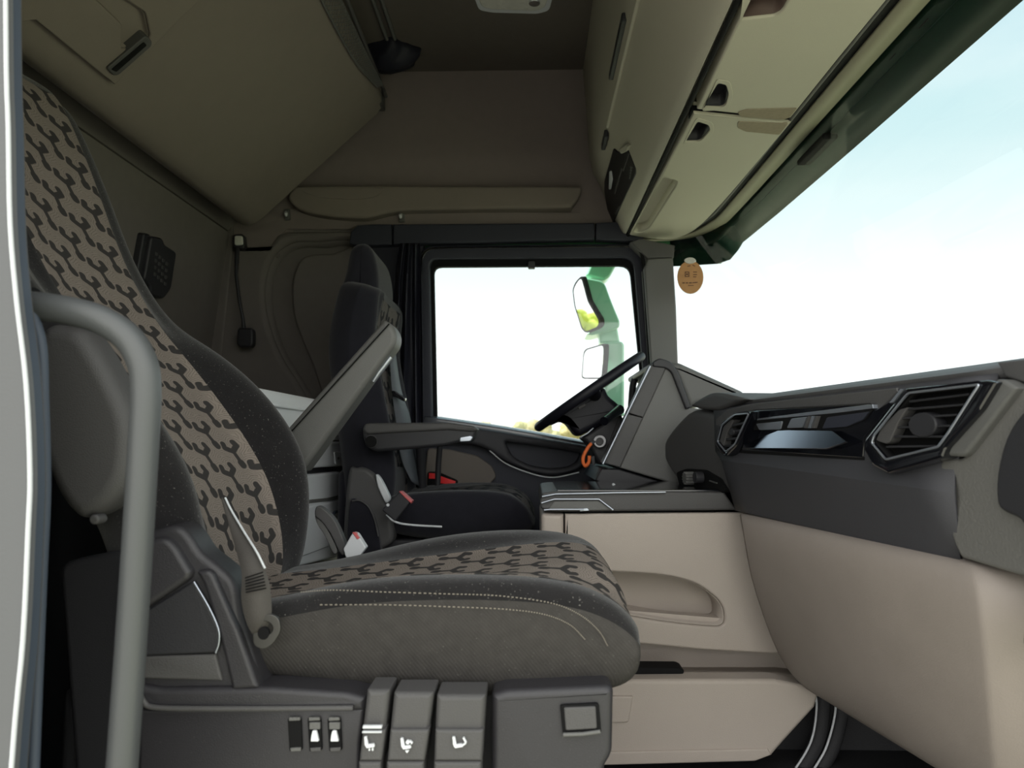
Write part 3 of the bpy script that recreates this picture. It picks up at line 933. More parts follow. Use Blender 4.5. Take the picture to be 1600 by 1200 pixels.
# ================================================================== FAR WALL THINGS
st = thing('side_storage_lid', tuple(P(680, 320, 2.71)), 'long felt covered storage lid on the side wall above the driver door', 'storage lid')
lid_px = cr_closed([(470, 290), (560, 289), (760, 290), (890, 290), (908, 293), (905, 306), (894, 320), (880, 324), (760, 326), (640, 328), (605, 332), (570, 340), (520, 338), (475, 330), (455, 318), (450, 305), (458, 294)], 4)
lidm = mat('storage_lid_felt', srgb(128, 120, 112), 0.9, 0.3, 700, 0.1, vary=0.05, vscale=30)
slab('lid_face', lid_px, YP(2.705), 0.0, -0.06, lidm, st, 0.012, bseg=4)
slab('lid_inlay', cr_closed([(480, 295), (590, 294), (596, 298), (588, 306), (565, 311), (520, 310), (485, 304)], 4), YP(2.702), 0.0, -0.004, lidm, st, 0.002)
def coat_hook(px, py, label):
    h = thing('coat_hook', tuple(P(px, py, 2.715)), label, 'hook', 'coat hooks under the storage lid')
    slab('hook_plate', rnd([(px - 5, py - 9), (px + 4, py - 9), (px + 5, py + 8), (px - 4, py + 9)], 2, 3), YP(2.745), 0.0, -0.012, greym, h, 0.003)
    tube('hook_peg', [P(px - 1, py - 3, 2.745), P(px - 1, py + 1, 2.715), P(px - 2, py - 3, 2.705)], 0.006, greyl, h, smooth_n=4)
coat_hook(448, 335, 'small grey coat hook at the bunk end of the storage lid')
coat_hook(627, 338, 'small grey coat hook below the middle of the storage lid')

# reading lamp: clear base plate, black gooseneck, black head
rl = thing('reading_lamp', tuple(P(373, 377, 2.70)), 'black gooseneck reading lamp hanging from a clear base in the rear corner', 'lamp')
slab('lamp_base', rnd([(363, 366), (380, 365), (382, 384), (378, 389), (364, 387)], 4, 3), YP(2.71), 0.0, -0.03, blk, rl, 0.004)
slab('lamp_lens', rnd([(366, 368), (378, 368), (379, 382), (366, 383)], 3, 3), YP(2.70), 0.0, -0.012, lens_m, rl, 0.004)
tube('gooseneck', [P(371, 388, 2.70), P(370, 405, 2.69), P(369, 430, 2.68), P(374, 470, 2.68), P(380, 500, 2.68), P(381, 515, 2.685)], [.009, .008, .006, .006, .006, .008], blk, rl)
slab('lamp_head', rnd([(371, 512), (393, 512), (395, 518), (395, 538), (391, 542), (373, 542), (369, 537)], 4, 3), YP(2.665), 0.0, -0.03, blk, rl, 0.008)

# handset in a holder on the rear wall
RW = Plane((-1.195, 2.2, 1.16), (1, 0, -.12))
hsn = thing('cabin_remote', tuple(RW.hit(245, 415, 0.0)), 'black keypad remote control in a holder on the rear wall', 'remote control')
slab('holder', rnd([(226, 364), (236, 366), (232, 444), (212, 440), (216, 420)], 4, 3), RW, 0.022, -0.03, blk, hsn, 0.006)
bd = slab('handset_body', rnd([(238, 369), (255, 372), (258, 383), (277, 394), (268, 452), (256, 468), (236, 460), (236, 446), (226, 438)], 5, 3), RW, 0.036, -0.03, blk, hsn, 0.007)
for i in range(4):
    for j in range(4):
        a, b = 243 + 5.4 * i - 0.8 * j + 0.5, 394 + 10.5 * j + 5.0 * i
        slab('key', rnd([(a, b), (a + 3.6, b + 1.2), (a + 3.0, b + 6), (a - 0.4, b + 5)], 0.8, 2), RW, 0.038, 0.03, greyd, bd, 0.0006)
tube('cable_stub', [RW.hit(226, 442, 0.01), RW.hit(224, 462, 0.008)], 0.006, blk, hsn)

# window curtain gathered behind the driver seat
cp_ = []
A = []
for i in range(9):
    t = i / 8
    y_px = 378 + 400 * t
    row = []
    for j in range(25):
        s = j / 24
        x_px = 610 + (14 + 32 * s if t < .05 else 6 + 42 * s) + 6 * t * (1 if s > .5 else -1)
        d = 2.635 + 0.022 * math.sin(s * 22 + 1.2 * math.sin(3 * t)) + 0.01 * math.sin(s * 47 + 5 * t)
        row.append(P(x_px, y_px, d))
    A.append(row)
tag(grid('window_curtain', A, curt, solid=0.003, subsurf=1, sharp=80), 'black curtain gathered beside the driver window behind the driver seat', 'curtain')

# ================================================================== OUTSIDE: sun visor, mirrors, trees
so = [(.815, .72, 1.40), (.805, 1.2, 1.40), (.795, 1.8, 1.40), (.785, 2.3, 1.402), (.778, 2.56, 1.405), (.768, 2.635, 1.400), (.755, 2.655, 1.375), (.730, 2.675, 1.345), (.690, 2.70, 1.336), (.62, 2.74, 1.342), (.545, 2.80, 1.352)]
si = [(.700, .72, 1.468), (.700, 1.2, 1.468), (.700, 1.8, 1.468), (.700, 2.3, 1.468), (.694, 2.46, 1.468), (.688, 2.54, 1.466), (.682, 2.62, 1.464), (.668, 2.68, 1.462), (.640, 2.75, 1.46), (.60, 2.79, 1.46), (.545, 2.84, 1.46)]
so, si = [Vector(p) for p in so], [Vector(p) for p in si]
sm1 = [a.lerp(b, .38) + Vector((.004, 0, .006)) for a, b in zip(si, so)]
sm0 = [a.lerp(b, .33) + Vector((0, 0, -.004)) for a, b in zip(si, so)]
vz = thing('sun_visor', (.75, 1.7, 1.45), 'dark green smoked sun visor outside above the windscreen', 'sun visor')
grid('visor_shell', [si, sm0, sm1, so], visor_m, vz, solid=0.005, sharp=20)
for y, s in ((1.30, 1.0), (1.42, .8), (1.56, .8), (2.52, .7)):
    box('visor_bracket', .722, .722 + .014 * s, y, y + .035 * s, 1.446, 1.456, blk_gap, vz, 0.002)
sb = thing('rain_sensor', (.73, 1.85, 1.44), 'black sensor housing at the windscreen top centre', 'sensor')
box('sensor_body', .712, .750, 1.76, 1.94, 1.416, 1.432, blk_gap, sb, 0.006)

# round card air freshener
af = thing('air_freshener', tuple(P(1078, 433, 2.52)), 'round brown printed card hanging on the windscreen beside the pillar', 'air freshener')
AF = Plane(tuple(P(1078, 433, 2.52)), (-.35, -1, 0))
slab('card', ellipse(1078.5, 433, 20.5, 26, 36), AF, 0.0, -0.003, wood, af, 0.0008)
def bar(pts, w):
    (x0, y0), (x1, y1) = pts
    d = Vector((x1 - x0, y1 - y0)).normalized(); n_ = Vector((-d.y, d.x)) * w / 2
    return [(x0 + n_.x, y0 + n_.y), (x1 + n_.x, y1 + n_.y), (x1 - n_.x, y1 - n_.y), (x0 - n_.x, y0 - n_.y)]
shapes = [bar(((1070, 425), (1077, 425)), 1.2), bar(((1070, 432), (1077, 432)), 1.2), bar(((1070.6, 425), (1070.6, 432)), 1.2), bar(((1076.4, 425), (1076.4, 432)), 1.2), bar(((1072, 428.5), (1075, 428.5)), 2.2),
          bar(((1083, 425), (1089, 425)), 1.1), bar(((1083, 429), (1089, 429)), 1.1), bar(((1083, 432.5), (1088, 432.5)), 1.1),
          bar(((1066, 442), (1070, 442)), 1.4), bar(((1071.5, 442), (1075, 442)), 1.4), bar(((1076.5, 442), (1081, 442)), 1.4), bar(((1082, 442), (1090, 441)), 1.2),
          bar(((1074, 416), (1079, 415)), 1.0), bar(((1082, 414), (1086, 416)), 1.0), bar(((1075, 446), (1084, 446)), 1.0)]
multi_slab('print', shapes, AF, 0.0006, -0.001, inkb, af)
slab('suction_cup', ellipse(1078, 407, 9, 5, 20), AF, 0.002, -0.008, lens_m, af, 0.002)

# mirror unit outside the driver window
mr = thing('wing_mirror', tuple(P(950, 560, 3.15)), 'mint green wing mirror unit outside the driver side window', 'mirror')
slab('mirror_arm', rnd([(926, 405), (968, 405), (953, 432), (945, 438), (915, 430), (918, 424)], 3, 3), YP(3.13), 0.0, -0.10, green, mr, 0.012)
slab('mirror_housing', rnd([(910, 433), (944, 439), (955, 470), (969, 503), (968, 512), (950, 517), (925, 524), (916, 522), (932, 510), (934, 500), (922, 475), (914, 450)], [3, 10, 14, 8, 5, 8, 4, 3, 4, 5, 12, 12], 4), YP(3.10), 0.0, -0.16, green, mr, 0.008, bseg=4)
MG = Plane(tuple(P(917, 478, 3.02)), (-.89, -.435, -.135))
slab('mirror_rim', rnd([(909, 430), (914, 447), (920, 470), (938, 499), (938, 508), (934, 513), (915, 521), (908, 514), (897, 478), (894, 452), (899, 440)], 5, 4), MG, 0.0, -0.02, blk_gap, mr, 0.003)
slab('mirror_glass', rnd([(908, 434), (912, 448), (918, 471), (935, 500), (935, 507), (932, 511), (915, 518), (910, 512), (899, 478), (896, 453), (901, 442)], 5, 4), MG, 0.003, -0.004, mirror_m, mr, 0.0)
tube('mirror_bracket', [P(950, 412, 3.18), Vector((.42, 3.10, 1.52)), Vector((.50, 2.92, 1.60)), Vector((.52, 2.86, 1.60))], 0.03, green, mr)
slab('mirror_neck', rnd([(936, 518), (965, 512), (969, 535), (937, 536)], 2, 2), YP(3.14), 0.0, -0.07, green, mr, 0.008)
slab('lower_housing', rnd([(944, 534), (972, 533), (976, 538), (976, 650), (945, 650)], [3, 3, 4, 2, 2], 3), YP(3.10), 0.0, -0.14, green, mr, 0.012)
MG2 = Plane(tuple(P(927, 562, 3.02)), (-.92, -.39, .0))
slab('lower_mirror_rim', rnd([(945, 536), (944, 560), (941, 592), (908, 592), (911, 552), (914, 545)], 5, 3), MG2, 0.0, -0.02, blk_gap, mr, 0.003)
slab('lower_mirror_glass', rnd([(942.5, 539), (942, 560), (939.5, 590), (910, 590), (912.5, 554), (916, 547)], 5, 3), MG2, 0.003, -0.004, mirror_m, mr, 0.0)

# distant trees beyond the meadow
def tree(x, y, h, r, m, label, seed):
    rr = random.Random(seed)
    t = thing('meadow_tree', (x, y, -1.5), label, 'tree', 'row of trees on the horizon')
    tube('trunk', [Vector((x, y, -1.6)), Vector((x + rr.uniform(-.2, .2), y, -1.5 + h * .55))], [.28, .16], bark, t, n=8)
    bm = bmesh.new()
    for k in range(11):
        c = Vector((x + rr.uniform(-r, r) * .75, y + rr.uniform(-r, r) * .6, -1.5 + h * rr.uniform(.28, .82)))
        res = bmesh.ops.create_icosphere(bm, subdivisions=3, radius=r * rr.uniform(.38, .58), matrix=Matrix.Translation(c))
        for v in res['verts']:
            d = (v.co - c)
            v.co = c + d * (1 + rr.uniform(-.18, .22))
    finish('crown', bm, m, t, sharp=180)
    return t
tree(-59.2, 40.0, 6.6, 1.5, mat('yellow_green_crown', srgb(158, 172, 52), 0.8, vary=0.3, vscale=1.5), 'yellow green tree behind the truck, seen only in the upper wing mirror glass', 90)
tr = random.Random(4)
for k in range(15):
    px = 738 + k * 17.5 + tr.uniform(-4, 4)
    Y = 112 + 11 * (k % 3) + tr.uniform(-1, 1)
    p = P(px, 690, Y)
    hh = 4.9 + tr.uniform(-.9, .9) + (0.5 if k > 3 else 0)
    m_ = leafm if k % 3 else leafm2
    tree(p.x, Y, hh, 1.7 + tr.uniform(-.2, .5), m_, ('olive green' if k % 3 else 'pale straw coloured') + ' spring tree in the hazy row beyond the driver window', 40 + k)
# ================================================================== SEATS
def lerp_curve(C, n):
    return cr_open([Vector(c) for c in C], n)
def backrest(name, C, prot, Y0, Y1, mats, parent, thick=0.11, n=2, near=1.0):
    """C: (x,z) of the middle panel from the bottom up; prot: how far the side bolsters stand proud"""
    cc = cr_open([Vector((x, 0, z)) for x, z in C], n)
    pr = cr_open([Vector((p, 0, 0)) for p in prot], n)
    W = Y1 - Y0
    prof = [(.10, -1, -1.0), (.02, -1, -.85), (-.03, -1, -.35), (-.025, 0, -.05), (.02, 1, -.012), (.075, 1, 0), (.135, 1, -.018), (.185, 0, .012), (.23, 0, .002), (.5, 0, -.006), (.77, 0, .002), (.815, 0, .012), (.865, 1, -.018), (.925, 1, 0), (.98, 1, -.012), (1.025, 0, -.05), (1.03, -1, -.35), (.98, -1, -.85), (.90, -1, -1.0)]
    rings = []
    for i, c in enumerate(cc):
        a = cc[max(0, i - 1)]; b = cc[min(len(cc) - 1, i + 1)]
        t = (b - a).normalized()
        f = Vector((t.z, 0, -t.x))          # forward
        ring = []
        for (u, k, o) in prof:
            if k == -1: d = o * thick
            elif k == 1: d = pr[i].x * (near if u < .5 else 1) + o
            else: d = o + (0.35 * pr[i].x if abs(u - .5) > .5 else 0)
            ring.append(Vector((c.x, Y0 + u * W, c.z)) + f * d)
        rings.append(ring)
    # close the ends softly
    def shrink(ring, by, mv):
        m = sum(ring, Vector()) / len(ring)
        return [m + (p - m) * by + mv for p in ring]
    t0 = (cc[0] - cc[1]).normalized(); t1 = (cc[-1] - cc[-2]).normalized()
    rings = [shrink(rings[0], .80, t0 * .035)] + rings + [shrink(rings[-1], .80, t1 * .03)]
    nr = len(rings)
    fn = lambda i, j: 1 if (7 <= j <= 10 and 1 <= i < nr - 2) else 0
    return loft(name, rings, mats, parent, subsurf=2, mat_fn=lambda i, j: fn(i, j))
def cushion(name, secs, Y0, Y1, mats, parent, xf=lambda x: x, zf=lambda z: z):
    W = (Y1 - Y0) / 0.5
    rings = []
    for (x, zb, zn, zc, zf_) in secs:
        pts = [(.06, zb), (.008, zb + .012), (-.006, zb * .45 + zn * .55), (-.001, zn - .022), (.010, zn - .004), (.034, zn), (.070, zn - .004), (.11, min(zn - .004, zc + .006)), (.17, zc), (.25, zc - .003), (.33, zc), (.395, min(zf_, zc + .004)), (.415, zf_ - .008), (.445, zf_), (.477, zf_ - .006), (.498, zf_ - .03), (.506, zb * .45 + zf_ * .55), (.492, zb + .012), (.44, zb)]
        rings.append([Vector((xf(x), Y0 + y * W, zf(z))) for y, z in pts])
    nr = len(rings)
    return loft(name, rings, mats, parent, subsurf=2, mat_fn=lambda i, j: 1 if (5 <= j <= 10) else (2 if j < 3 and len(mats) > 2 else 0))

# ---------------------------------------------------------------- passenger seat
ps = thing('truck_seat', (-.1, 1.25, -.03), 'near passenger seat with taupe patterned cloth and dark bolsters', 'seat')
secs = [(-.50, .400, .425, .428, .425), (-.49, .385, .440, .430, .435), (-.42, .360, .452, .436, .445), (-.33, .345, .470, .445, .462), (-.24, .330, .492, .455, .487), (-.12, .323, .499, .468, .508),
        (0.0, .325, .497, .486, .513), (.07, .330, .486, .492, .506), (.115, .336, .464, .487, .490), (.140, .352, .440, .460, .460), (.150, .380, .418, .43, .43)]
cu = cushion('seat_cushion', secs, 1.0, 1.5, [seatblk, patt, seatside], ps)
yn = YP(1.0)
def seam(pts, y=0.999):
    return [P(a, b, y) for a, b in pts]
st1 = [(470, 925), (520, 922), (600, 925), (700, 928), (780, 931), (860, 942), (905, 960), (935, 985), (950, 1010)]
st2 = [(500, 945), (600, 945), (700, 948), (790, 952), (850, 960), (890, 976), (915, 1000)]
stitch_m = mat('pale_thread', srgb(126, 119, 108), 0.8)
for pts in (st1, st2):
    b_ = bmesh.new()
    path = cr_open([Vector(q) for q in pts], 26)
    for k in range(0, len(path) - 1, 2):
        a, c = path[k], path[k + 1]
        tube_bm(b_, [P(a.x, a.y, 0.9935), P(c.x, c.y, 0.9935)], 0.0008, 5)
    finish('stitching', b_, stitch_m, cu)
# backrest
C = [(-.485, .43), (-.49, .50), (-.53, .612), (-.609, .73), (-.685, .832), (-.747, .915), (-.815, 1.04), (-.87, 1.18), (-.922, 1.30), (-.96, 1.37)]
pr = [.03, .052, .092, .090, .058, .020, .006, .002, .0, .0]
bkx = backrest('backrest', C, pr, 1.03, 1.50, [seatblk, patt], ps, 0.12, near=.5)
# folded outer armrest
ar = slab('armrest', cr_closed([(66, 508), (95, 506), (128, 518), (165, 575), (198, 645), (203, 700), (194, 752), (165, 792), (128, 811), (104, 800), (82, 768), (62, 720), (40, 640), (44, 545)], 4), YP(.952), 0.0, -0.05, greyd, ps, 0.022, bseg=5)
slab('armrest_button', ellipse(146, 812, 8, 8, 16), YP(.955), 0.0, -0.02, greyd, ar, 0.003)
# raised inner armrest
ia = slab('armrest', rnd([(600, 499), (612, 506), (620, 521), (618, 538), (604, 556), (470, 740), (430, 690)], [5, 8, 10, 10, 6, 6, 6], 4), YP(1.56), 0.0, -0.065, greym, ps, 0.012, bseg=4)
tube('armrest_seam', [P(608, 506, 1.555), P(540, 581, 1.555), P(450, 680, 1.555)], 0.0015, blk_gap, ia)
tube('armrest_lever', [P(611, 558, 1.59), P(592, 582, 1.59), P(583, 596, 1.59)], [.007, .007, .005], silver, ia)
# inner side: recliner plate and buckle
slab('recliner_plate', cr_closed([(494, 792), (504, 794), (522, 812), (536, 842), (541, 862), (532, 866), (517, 836), (503, 816), (492, 806)], 4), YP(1.555), 0.0, -0.02, greyd, ps, 0.003)
slab('recliner_edge', cr_closed([(492, 806), (500, 810), (514, 832), (527, 860), (520, 864), (508, 838), (496, 820)], 4), YP(1.56), 0.0, -0.02, greym, ps, 0.002)
bu = slab('belt_buckle', rnd([(536, 858), (551, 832), (558, 834), (572, 856), (560, 872), (540, 872)], 2, 2), YP(1.535), 0.0, -0.02, greyl, ps, 0.003)
slab('release_button', [(550, 832), (556, 832.5), (562, 841), (558, 843)], YP(1.534), 0.001, -0.01, pinkred, bu, 0.001)
# outer side cover
ysc = YP(.972)
scov = slab('side_cover', cr_closed([(205, 900), (212, 850), (228, 833), (262, 822), (282, 824), (298, 840), (314, 864), (344, 888), (368, 915), (377, 968), (395, 1025), (408, 1075), (430, 1100), (300, 1120), (215, 1120), (205, 1000)], 3), ysc, 0.0, -0.05, seatplas, ps, 0.010)
slab('strut', rnd([(306, 893), (324, 890), (332, 896), (372, 985), (404, 1076), (362, 1079), (340, 985), (318, 915)], 4, 3), YP(.962), 0.0, -0.02, seatplas, scov, 0.006)
slab('cover_wing', rnd([(208, 850), (236, 842), (258, 840), (272, 852), (298, 895), (294, 906), (236, 945), (208, 962)], [4, 10, 12, 12, 5, 5, 5, 5], 4), YP(.958), 0.0, -0.02, seatplas, scov, 0.008)
slab('inset_panel', rnd([(210, 966), (302, 908), (324, 946), (342, 984), (342, 1005), (338, 1020), (210, 1026)], [2, 3, 3, 5, 5, 2, 2], 3), YP(.964), 0.0, -0.02, blk, scov, 0.003)
slab('inset_step', rnd([(205, 1026), (336, 1022), (347, 1064), (205, 1060)], 2, 2), YP(.966), 0.0, -0.02, greyd, scov, 0.003)
slab('shade_side_plate', rnd([(90, 880), (230, 850), (240, 1400), (130, 1400)], 20, 4), YP(1.02), 0.0, -0.03, blk, ps, 0.01)  # black plate standing in for the shade on the seat's side
tube('inset_edge', [P(a, b, .961) for a, b in [(303, 909), (326, 948), (341, 982), (342, 1004), (337, 1020)]], 0.0013, silver, scov, smooth_n=4)
# base cover
slab('base_ledge', rnd([(215, 1070), (250, 1076), (420, 1074), (540, 1082), (572, 1090), (570, 1112), (240, 1114), (216, 1098)], [6, 4, 4, 6, 5, 4, 14, 8], 4), YP(.962), 0.0, -0.05, seatplas, ps, 0.008)
tube('ledge_rim', [P(a, b, .959) for a, b in [(219, 1085), (226, 1098), (240, 1105), (300, 1107), (430, 1107), (552, 1106)]], 0.0035, greyd, ps, smooth_n=4)
slab('base_cover', rnd([(218, 1108), (570, 1106), (562, 1160), (556, 1400), (212, 1400)], 4, 3), YP(.966), 0.0, -0.06, seatplas, ps, 0.005)
box('base_frame', -.50, .09, 1.03, 1.47, -.03, .345, blk, ps, 0.006)
box('rear_frame', -.66, -.40, 1.04, 1.46, -.03, .34, blk, ps, 0.02)
# blank and lock switches
def sw(x0, x1, icon):
    s = slab('switch', rnd([(x0, 1123), (x1 - 2, 1123), (x1, 1173), (x0 + 3, 1175)], 3, 3), YP(.962), 0.0, -0.008, blk_gap, ps, 0.0015)
    slab('switch_rim', rnd([(x0 + 2, 1121), (x1 - 4, 1121), (x1 - 3, 1126), (x0 + 2, 1127)], 1.5, 2), YP(.960), 0.0, -0.004, greym, s, 0.001)
    slab('switch_rim', rnd([(x0 + 4, 1169), (x1 - 2, 1168), (x1 - 2, 1174), (x0 + 5, 1175)], 1.5, 2), YP(.960), 0.0, -0.004, greym if not icon else greyd, s, 0.001)
    if icon:
        slab('rocker', rnd([(x0 + 3, 1129), (x1 - 3, 1129), (x1 - 3, 1140), (x0 + 3, 1140)], 1.5, 2), YP(.959), 0.0, -0.004, greym, s, 0.001)
        slab('lamp_symbol', rnd([(x0 + 8, 1142), (x0 + 14, 1142), (x0 + 16, 1150), (x0 + 18, 1159), (x0 + 5, 1159), (x0 + 6, 1150)], 1.5, 2), YP(.958), 0.0, -0.004, white, s, 0.001)
sw(449, 472, False); sw(480, 503, True); sw(511, 534, True)
# three adjusting levers
def icon(px, parent, extra):
    x, y = px
    sh_ = [[(x, y - 10), (x + 3.5, y - 10), (x + 6, y + 2), (x + 15, y + 1), (x + 16, y + 5), (x + 4, y + 7), (x + 1, y + 2)]]
    if extra == 0: sh_ += [bar(((x + 13, y + 7), (x + 13, y + 11)), 2), bar(((x + 8, y + 8), (x + 8, y + 11)), 2)]
    if extra == 1: sh_ += [ellipse(x + 11, y - 4, 3, 3, 10), [(x + 7, y + 9), (x + 13, y + 9), (x + 10, y + 13)], bar(((x + 14, y - 6), (x + 18, y - 2)), 2)]
    if extra == 2: sh_ += [bar(((x + 17, y - 9), (x + 21, y - 1)), 2.4), bar(((x + 21, y - 1), (x + 16, y + 3)), 2)]
    multi_slab('seat_symbol', sh_, YP(.930), 0.001, -0.003, white, parent)
def lever(pl, split, sym, ex):
    l0 = slab('lever', rnd(pl, 3, 2), YP(.940), 0.0, -0.05, greyd, ps, 0.007)
    xs0, xs1 = pl[3][0], pl[2][0]
    slab('lever_tip', rnd([(xs0 + 1, 1191), (xs1, 1191), (xs1 - 3, 1330), (xs0 - 4, 1330)], 2, 2), YP(.932), 0.0, -0.03, greyd, l0, 0.004)
    slab('lever_pad', rnd([(xs0 + (pl[0][0] - xs0) * .55, 1140), (xs1 + (pl[1][0] - xs1) * .55, 1140), (xs1 + 1, 1190), (xs0 + 2, 1190)], 2, 2), YP(.934), 0.0, -0.02, greyd, l0, 0.004)
    if split:
        slab('lever_stripe', [(567, 1134), (597, 1134), (596, 1139), (566, 1139)], YP(.931), 0.0, -0.004, greyl, l0, 0.001)
        slab('lever_stripe', [(566, 1143), (596, 1143), (596, 1146), (565, 1146)], YP(.931), 0.0, -0.004, greyl, l0, 0.001)
    icon(sym, l0, ex)
lever([(573, 1078), (609, 1078), (595, 1200), (559, 1200)], True, (569, 1162), 0)
lever([(615, 1082), (678, 1082), (662, 1200), (603, 1200)], False, (626, 1164), 1)
lever([(682, 1086), (759, 1086), (752, 1200), (677, 1200)], False, (707, 1162), 2)
fb = slab('front_block', rnd([(768, 1086), (790, 1079), (950, 1072), (959, 1078), (957, 1180), (945, 1200), (935, 1420), (766, 1420)], [6, 6, 5, 8, 10, 5, 2, 2], 4), YP(.962), 0.0, -0.30, seatplas, ps, 0.010)
bt = slab('release_button', rnd([(875, 1102), (936, 1099), (940, 1146), (880, 1152)], 5, 3), YP(.957), 0.0, -0.01, blk_gap, fb, 0.002)
slab('button_face', rnd([(881, 1106), (931, 1104), (933, 1139), (884, 1142)], 3, 3), YP(.955), 0.001, -0.008, greyd, bt, 0.002)
tube('button_rim', [P(880, 1148, .954), P(910, 1147, .954), P(938, 1143, .954)], 0.0025, greym, bt)
tube('cushion_rail', [P(690, 1083, 1.0), P(750, 1083, 1.0)], 0.004, silver, ps)
# belt: webbing, stitch block and anchor ring
Lb = [(346, 778), (352, 800), (363, 840), (373, 875), (378, 900), (377, 928), (379, 950), (386, 975), (394, 990)]
Rb = [(351, 778), (362, 800), (383, 835), (400, 862), (413, 888), (421, 912), (424, 940), (424, 962), (416, 984)]
Yb = [1.035, 1.02, .99, .965, .955, .952, .952, .952, .955]
sb_ = ribbon('belt_webbing', cr_open([P(a, b, y) for (a, b), y in zip(Lb, Yb)], 4), cr_open([P(a, b, y + .008) for (a, b), y in zip(Rb, Yb)], 4), belt, ps)
for k in range(6):
    tube('belt_stitching', [P(383 + k * .2, 903 + 4.5 * k, .9495), P(411 + k, 894 + 5.0 * k, .9535)], 0.0009, blk_gap, sb_, n=6)
tube('belt_edge', cr_open([P(a + 1, b, y + .002) for (a, b), y in zip(Rb[:5], Yb[:5])], 4), 0.0014, greyl, sb_, n=6)
slab('belt_anchor', rnd([(394, 990), (400, 966), (422, 958), (436, 966), (439, 986), (427, 1006), (412, 1016), (396, 1010)], 8, 4), YP(.957), 0.0, -0.004, steel, ps, 0.0012, holes=[ellipse(413, 982, 13, 11, 20)])
slab('anchor_cap', ellipse(411, 990, 9, 10, 18), YP(.9555), 0.0, -0.006, blk_gap, ps, 0.001)

# ---------------------------------------------------------------- driver seat
ds = thing('truck_seat', (-.25, 2.34, -.03), 'far driver seat with black cloth and upright backrest beside the driver door', 'seat')
cushion('seat_cushion', [(-.385, .425, .435, .432, .435), (-.375, .405, .452, .438, .445), (-.33, .372, .475, .455, .475), (-.24, .352, .490, .468, .488), (-.12, .344, .4965, .480, .497),
        (0.0, .346, .497, .492, .497), (.07, .352, .490, .492, .490), (.115, .362, .465, .475, .465), (.142, .375, .432, .447, .432), (.155, .390, .405, .418, .41)],
        2.10, 2.58, [seatdark, patt_dk, seatdark], ds, xf=lambda x: -.13 + x * .92, zf=lambda z: z + .046)
Cd = [(-.425, .50), (-.430, .58), (-.445, .70), (-.470, .85), (-.482, .97), (-.466, 1.06), (-.452, 1.115)]
backrest('backrest', Cd, [.03, .045, .045, .04, .03, .02, .01], 2.10, 2.56, [seatdark, patt_dk], ds, 0.125)
hr = cr_closed([(545, 390), (556, 379), (572, 379), (582, 394), (588, 420), (589, 450), (584, 478), (574, 500), (562, 510), (548, 502), (536, 480), (531, 452), (539, 420)], 4)
slab('headrest', hr, YP(2.16), 0.0, -0.25, seatdark, ds, 0.03, bseg=5)
# armrest with height knob
da = slab('armrest', rnd([(566, 668), (572, 662), (700, 662), (738, 665), (746, 671), (738, 690), (712, 693), (694, 697), (640, 702), (586, 706), (574, 700), (567, 686)], [4, 4, 6, 6, 4, 6, 4, 6, 6, 8, 8, 6], 4), YP(2.02), 0.0, -0.065, blk, ds, 0.010, bseg=4)
slab('armrest_pad', rnd([(566, 671), (570, 661), (700, 660), (742, 666), (747, 672), (740, 675), (700, 672), (572, 679)], [3, 5, 5, 5, 3, 3, 4, 4], 3), YP(2.012), 0.0, -0.08, greyd, ds, 0.008)
disc('armrest_knob', P(580, 690, 2.01), (0, -1, 0), 0.016, 0.02, blk_gap, da)
tube('armrest_knob_rim', [P(580 + 9.5 * math.cos(k * PI / 12), 690 + 9.5 * math.sin(k * PI / 12), 2.008) for k in range(24)], 0.0012, greyd, da, closed=True, n=6)
slab('armrest_latch', rnd([(718, 683), (736, 680), (739, 684), (735, 690), (718, 691)], 2, 3), YP(2.008), 0.0, -0.02, silver, da, 0.003)
# side plastics
slab('side_cover', cr_closed([(543, 742), (556, 731), (572, 732), (588, 745), (600, 768), (608, 792), (612, 815), (610, 850), (560, 870), (536, 860)], 4), YP(2.075), 0.0, -0.06, greyd, ds, 0.014, bseg=4)
slab('side_strip', cr_closed([(587, 742), (594, 747), (606, 770), (609, 780), (603, 786), (597, 776), (590, 760)], 4), YP(2.06), 0.0, -0.02, greyl, ds, 0.004)
slab('recliner_cover', cr_closed([(546, 786), (560, 782), (574, 790), (584, 808), (592, 840), (590, 870), (545, 870)], 4), YP(2.055), 0.0, -0.03, seatdark, ds, 0.006)
tube('recliner_edge', [P(a, b, 2.052) for a, b in [(550, 783), (562, 782), (575, 791), (585, 810), (591, 838)]], 0.0022, greyd, ds, smooth_n=4)
box('base_frame', -.50, -.05, 2.14, 2.54, -.03, .40, blk, ds, 0.01)
box('base_riser', -.56, -.42, 2.12, 2.54, -.03, .60, seatdark, ds, 0.02)
db = slab('belt_buckle', rnd([(596, 797), (624, 768), (642, 784), (617, 815)], 3, 3), YP(1.99), 0.0, -0.03, blk, ds, 0.004)
slab('release_button', [(623, 768), (627, 768), (644, 783), (642, 787)], YP(1.986), 0.0, -0.03, pinkred, db, 0.002)
slab('buckle_stud', ellipse(606, 789, 2.5, 2.5, 12), YP(1.988), 0.0, -0.01, greyl, db, 0.0005)
tube('buckle_cable', [P(604, 804, 2.0), P(617, 815, 2.0), P(640, 820, 2.03), P(690, 823, 2.08)], 0.003, greyl, ds, smooth_n=5)
